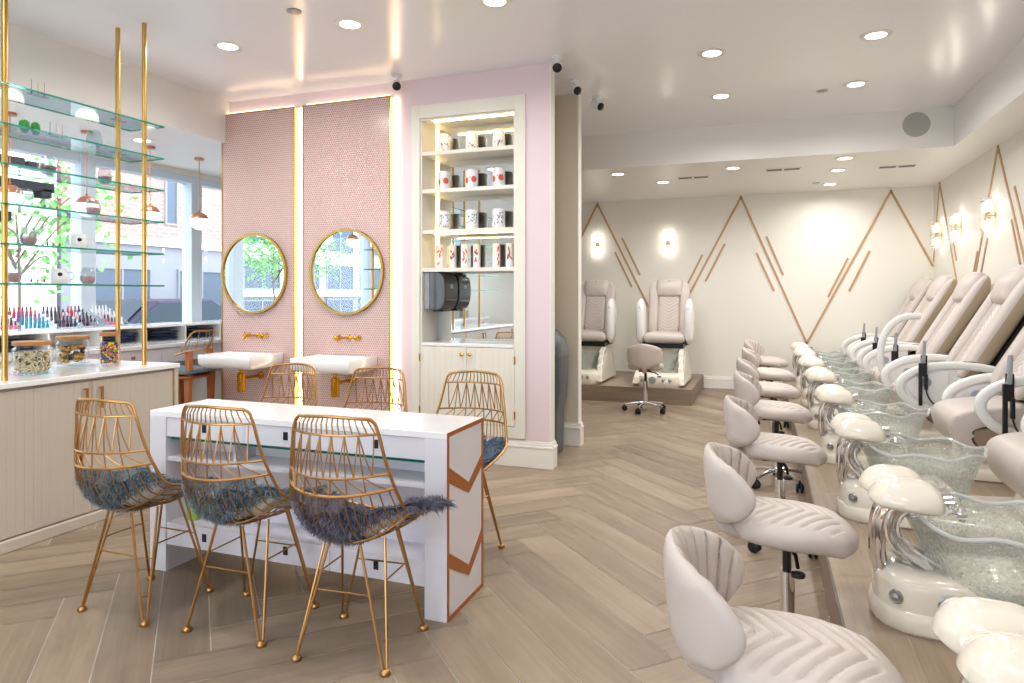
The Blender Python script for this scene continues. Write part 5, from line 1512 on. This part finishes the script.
SL = [(.065, 1.66, .55, .03, 'pearl tufted rolling stool nearest the camera, at the bottom of the picture'), (.08, 2.62, .56, .0, 'second pearl rolling stool from the camera, its lever and column in view'),
      (.085, 3.9, .56, .03, 'third pearl rolling stool from the camera, in front of the third spa chair'), (.09, 5.1, .565, -.03, 'fourth pearl rolling stool from the camera, chrome star base in view'), (.07, 6.2, .565, .02, 'fifth pearl rolling stool from the camera'),
      (.08, 7.45, .56, -.05, 'sixth pearl rolling stool from the camera, second from the back wall'), (.06, 8.95, .55, -.3, 'pearl rolling stool farthest back in the row, turned slightly')]
for x, y, h, rz, lab in SL: stool(x, y, 0, h, rz, lab)
stool(-1.24, 7.72, 0, .57, PI/2+.08, 'pearl rolling stool standing alone before the back platform')

# ------------------------------------------------------------------ the street outside
M['pave'] = mat('pale_pavement', (214,210,206), .85, var=(3,.08)); M['road'] = mat('asphalt', (150,150,152), .9, var=(8,.1))
M['brickp'] = brick_mat('pink_brick', (188,132,124), (176,120,114), (200,160,152))
M['stone'] = mat('pale_stone', (236,234,230), .8, var=(2,.04)); M['bluegrey'] = mat('blue_grey_cladding', (134,138,146), .7, var=(2,.1))
M['dglass'] = mat('dark_window_glass', (92,104,118), .6, spec=.1); M['car1'] = mat('midnight_blue_paint', (34,36,62), .5, spec=.3); M['van'] = mat('white_van_paint', (238,236,230), .3, coat=.4)
M['bark'] = mat('grey_bark', (120,104,92), .9, var=(20,.3)); M['leaf'] = mat('fresh_leaf', (128,186,108), .6, var=(5,.3)); M['tyre'] = mat('tyre', (30,30,32), .8)
M['carglass'] = mat('tinted_car_glass', (50,64,74), .45, spec=.2)
GZ = -.12
struct(MB().box(-7.6, -6.12, -22, 26, GZ-.1, GZ).build('pavement', 'pave'))
struct(MB().box(-7.6, 8, -12, YF-T, GZ-.1, GZ).build('pavement_front', 'pave'))
struct(MB().box(-14.0, -7.6, -22, 26, GZ-.2, GZ-.1).build('street', 'road'))
def building(name, x, y0, y1, h, lab, base_m, up_m, split, wins, cat='building'):
    t = thing(name, (x, (y0+y1)/2, GZ-.1), lab, cat)
    ox, oy, oz = x, (y0+y1)/2, GZ-.1
    def b(): return MB((-ox, -oy, -oz))
    b().box(x-3, x, y0, y1, oz, split).build('lower_wall', base_m, t)
    b().box(x-3, x, y0, y1, split, h).build('upper_wall', up_m, t)
    b().box(x-3, x+.12, y0, y1, split-.06, split+.08).build('cornice', 'stone', t)
    for (a, c, z0, z1, nm, mm) in wins:
        w = b(); w.box(x-.02, x+.02, a, c, z0, z1)
        o = w.build(nm, mm, t)
        f = b()
        f.box(x, x+.05, a-.05, a, z0-.05, z1+.05); f.box(x, x+.05, c, c+.05, z0-.05, z1+.05); f.box(x, x+.05, a, c, z1, z1+.05); f.box(x, x+.05, a, c, z0-.05, z0)
        if c-a > 1: f.box(x, x+.04, (a+c)/2-.025, (a+c)/2+.025, z0, z1)
        f.build('window_frame', base_m, o)
    return t
building('brick_building', -14, 10.3, 24, 8, 'pink brick building with blue-grey ground floor across the street', 'bluegrey', 'brickp', 2.55,
         [(11.0+2.4*k, 11.0+2.4*k+1.5, .35, 1.9, 'garage_opening', 'dglass') for k in range(5)]+[(13.0+3*k, 13.3+3*k, 3.1, 4.3, 'slit_window', 'dglass') for k in range(3)])
building('stone_building', -14, -1.5, 10.2, 9, 'pale stone building across the street behind the tree', 'stone', 'stone', 3.4,
         [(1.0+3.2*k, 2.6+3.2*k, 5.4, 7.2, 'window', 'dglass') for k in range(3)])
wn = []
for k in range(6):
    for q, (z0, z1) in enumerate(((.1, 1.1), (1.5, 2.3), (2.8, 3.7), (4.2, 5.1))):
        wn.append((-13.5+2.0*k, -12.0+2.0*k, z0, z1, 'window', 'dglass'))
building('office_building', -14, -14, -1.6, 9, 'office block with rows of dark windows, seen in the right round mirror', 'bluegrey', 'stone', 1.3, wn)
def tree(x, y, h, rad, zc, seed, lab, n=900):
    rng = random.Random(seed)
    t = thing('street_tree', (x, y, GZ), lab, 'tree')
    mb = MB(); mb.tube(smooth([(0, 0, 0), (.03, .02, 1.0), (-.02, .05, 1.8), (0, 0, zc-GZ)], 4), .022, 9, scale=lambda f: 1-.5*f)
    tips = []
    for k in range(9):
        a = rng.uniform(0, 2*PI); e = Vector((math.cos(a)*rad*.8, math.sin(a)*rad*.8, zc-GZ+rng.uniform(-.5, .6)))
        s = Vector((0, 0, zc-GZ-rng.uniform(.2, .9)))
        mb.tube(smooth([s, s+(e-s)*.5+Vector((0, 0, .12)), e], 4), 0.014, 6, scale=lambda f: 1-.7*f); tips.append(e); tips.append(s+(e-s)*.6)
    mb.build('trunk', 'bark', t)
    lf = MB()
    for k in range(n):
        c = rng.choice(tips)+Vector((rng.gauss(0, .3), rng.gauss(0, .3), rng.gauss(0, .22)))
        d = Vector((rng.gauss(0, 1), rng.gauss(0, 1), rng.gauss(-.3, .6))).normalized(); s = d.orthogonal().normalized()
        u = Matrix.Rotation(rng.uniform(0, 6), 3, d) @ s; L = rng.uniform(.08, .14)
        lf.add([c, c+d*L*.5+u*L*.3, c+d*L, c+d*L*.5-u*L*.3], [(0, 1, 2, 3)])
    o = lf.build('foliage', 'leaf', t, fixn=False); o['kind'] = 'stuff'
tree(-8.6, 5.75, 3, 1.0, 2.3, 3, 'young street tree with fresh green leaves outside the left window')
tree(-8.7, -.9, 3, 1.15, 2.35, 4, 'young street tree seen in the round mirrors', 1100)
def car(x, y, lab, paint, van=False, rz=0):
    t = thing('van' if van else 'car', (x, y, GZ-.1), lab, 'van' if van else 'car', None, rz)
    L = 2.2
    if van: side = [(-2.3, .3), (-2.35, .8), (-2.1, 1.15), (-1.6, 1.95), (2.3, 2.0), (2.35, .3)]
    else: side = [(-2.2, .32), (-2.25, .62), (-2.0, .82), (-1.1, .95), (-.45, 1.42), (.75, 1.45), (1.55, 1.02), (2.15, .92), (2.25, .5), (2.2, .3)]
    MB().prism(side, -.85, .85, 'x').build('body', paint, t, bevel=.08, seg=3)
    gl = [(-1.0, 1.0), (-.46, 1.37), (.7, 1.40), (1.35, 1.02)] if not van else [(-1.9, 1.2), (-1.55, 1.8), (-.8, 1.8), (-.8, 1.2)]
    for s in (-1, 1): MB().prism(gl, min(s*.84, s*.862), max(s*.84, s*.862), 'x').build('side_window', 'carglass', t)
    if not van:
        MB().add([(-.68, -1.08, .985), (.68, -1.08, .985), (.6, -.5, 1.425), (-.6, -.5, 1.425)], [(0, 1, 2, 3)], 0, False).build('windscreen', 'carglass', t)
    for wx in (-.78, .78):
        for wy in (-1.4, 1.4):
            MB().lathe([(.001, -.1), (.2, -.1), (.32, -.09), (.34, 0), (.32, .09), (.2, .1), (.001, .1)], 22, (wx, wy, .34), axis='x', caps=False).build('wheel', 'tyre', t)
car(-10.4, 9.2, 'midnight blue car parked outside behind the gold posts', 'car1')
car(-10.6, 14.2, 'white van parked outside beside the pink tiled wall', 'van', True)
car(-9.2, 1.9, 'midnight blue car parked outside, seen in the left round mirror', 'car1')
t = thing('signal_box', (-7.4, 4.9, GZ), 'black signal boxes on a pole outside the window at far left', 'traffic signal')
def gb(): return MB((7.4, -4.9, -GZ))
gb().tube([(-7.4, 4.55, GZ), (-7.4, 4.55, 3.1)], .035, 10).build('pole', 'tyre', t)
for a, c, z0, z1 in ((4.55, 5.0, 2.66, 2.76), (5.03, 5.21, 2.66, 2.74), (4.55, 5.32, 2.43, 2.53), (5.17, 5.29, 2.37, 2.47), (4.6, 4.86, 2.08, 2.18)):
    gb().box(-7.47, -7.33, a, c, z0, z1).build('box', 'tyre', t, bevel=.01)

# ------------------------------------------------------------------ daylight, camera
w = bpy.data.worlds.new('World'); scene.world = w; w.use_nodes = True
bg = w.node_tree.nodes['Background']; bg.inputs[0].default_value = (*lin((236,243,255)), 1); bg.inputs[1].default_value = 5.5
cam = bpy.data.cameras.new('Camera'); cam.sensor_width = 36; cam.lens = 682/1024*36; cam.shift_y = -47.5/1024; cam.clip_start = .05
co = bpy.data.objects.new('Camera', cam); COL.objects.link(co)
co.location = (0, 0, 1.32); co.rotation_euler = (PI/2, 0, math.atan(251/682)); scene.camera = co
vs = scene.view_settings
vs.view_transform = 'Standard'; vs.look = 'None'; vs.gamma = 1; vs.exposure = 0.25; vs.use_curve_mapping = False
cy_ = scene.cycles
cy_.max_bounces = 10; cy_.diffuse_bounces = 5; cy_.glossy_bounces = 5; cy_.transparent_max_bounces = 24; cy_.transmission_bounces = 8
cy_.use_denoising = True; cy_.sample_clamp_indirect = 6; cy_.caustics_reflective = False; cy_.caustics_refractive = False
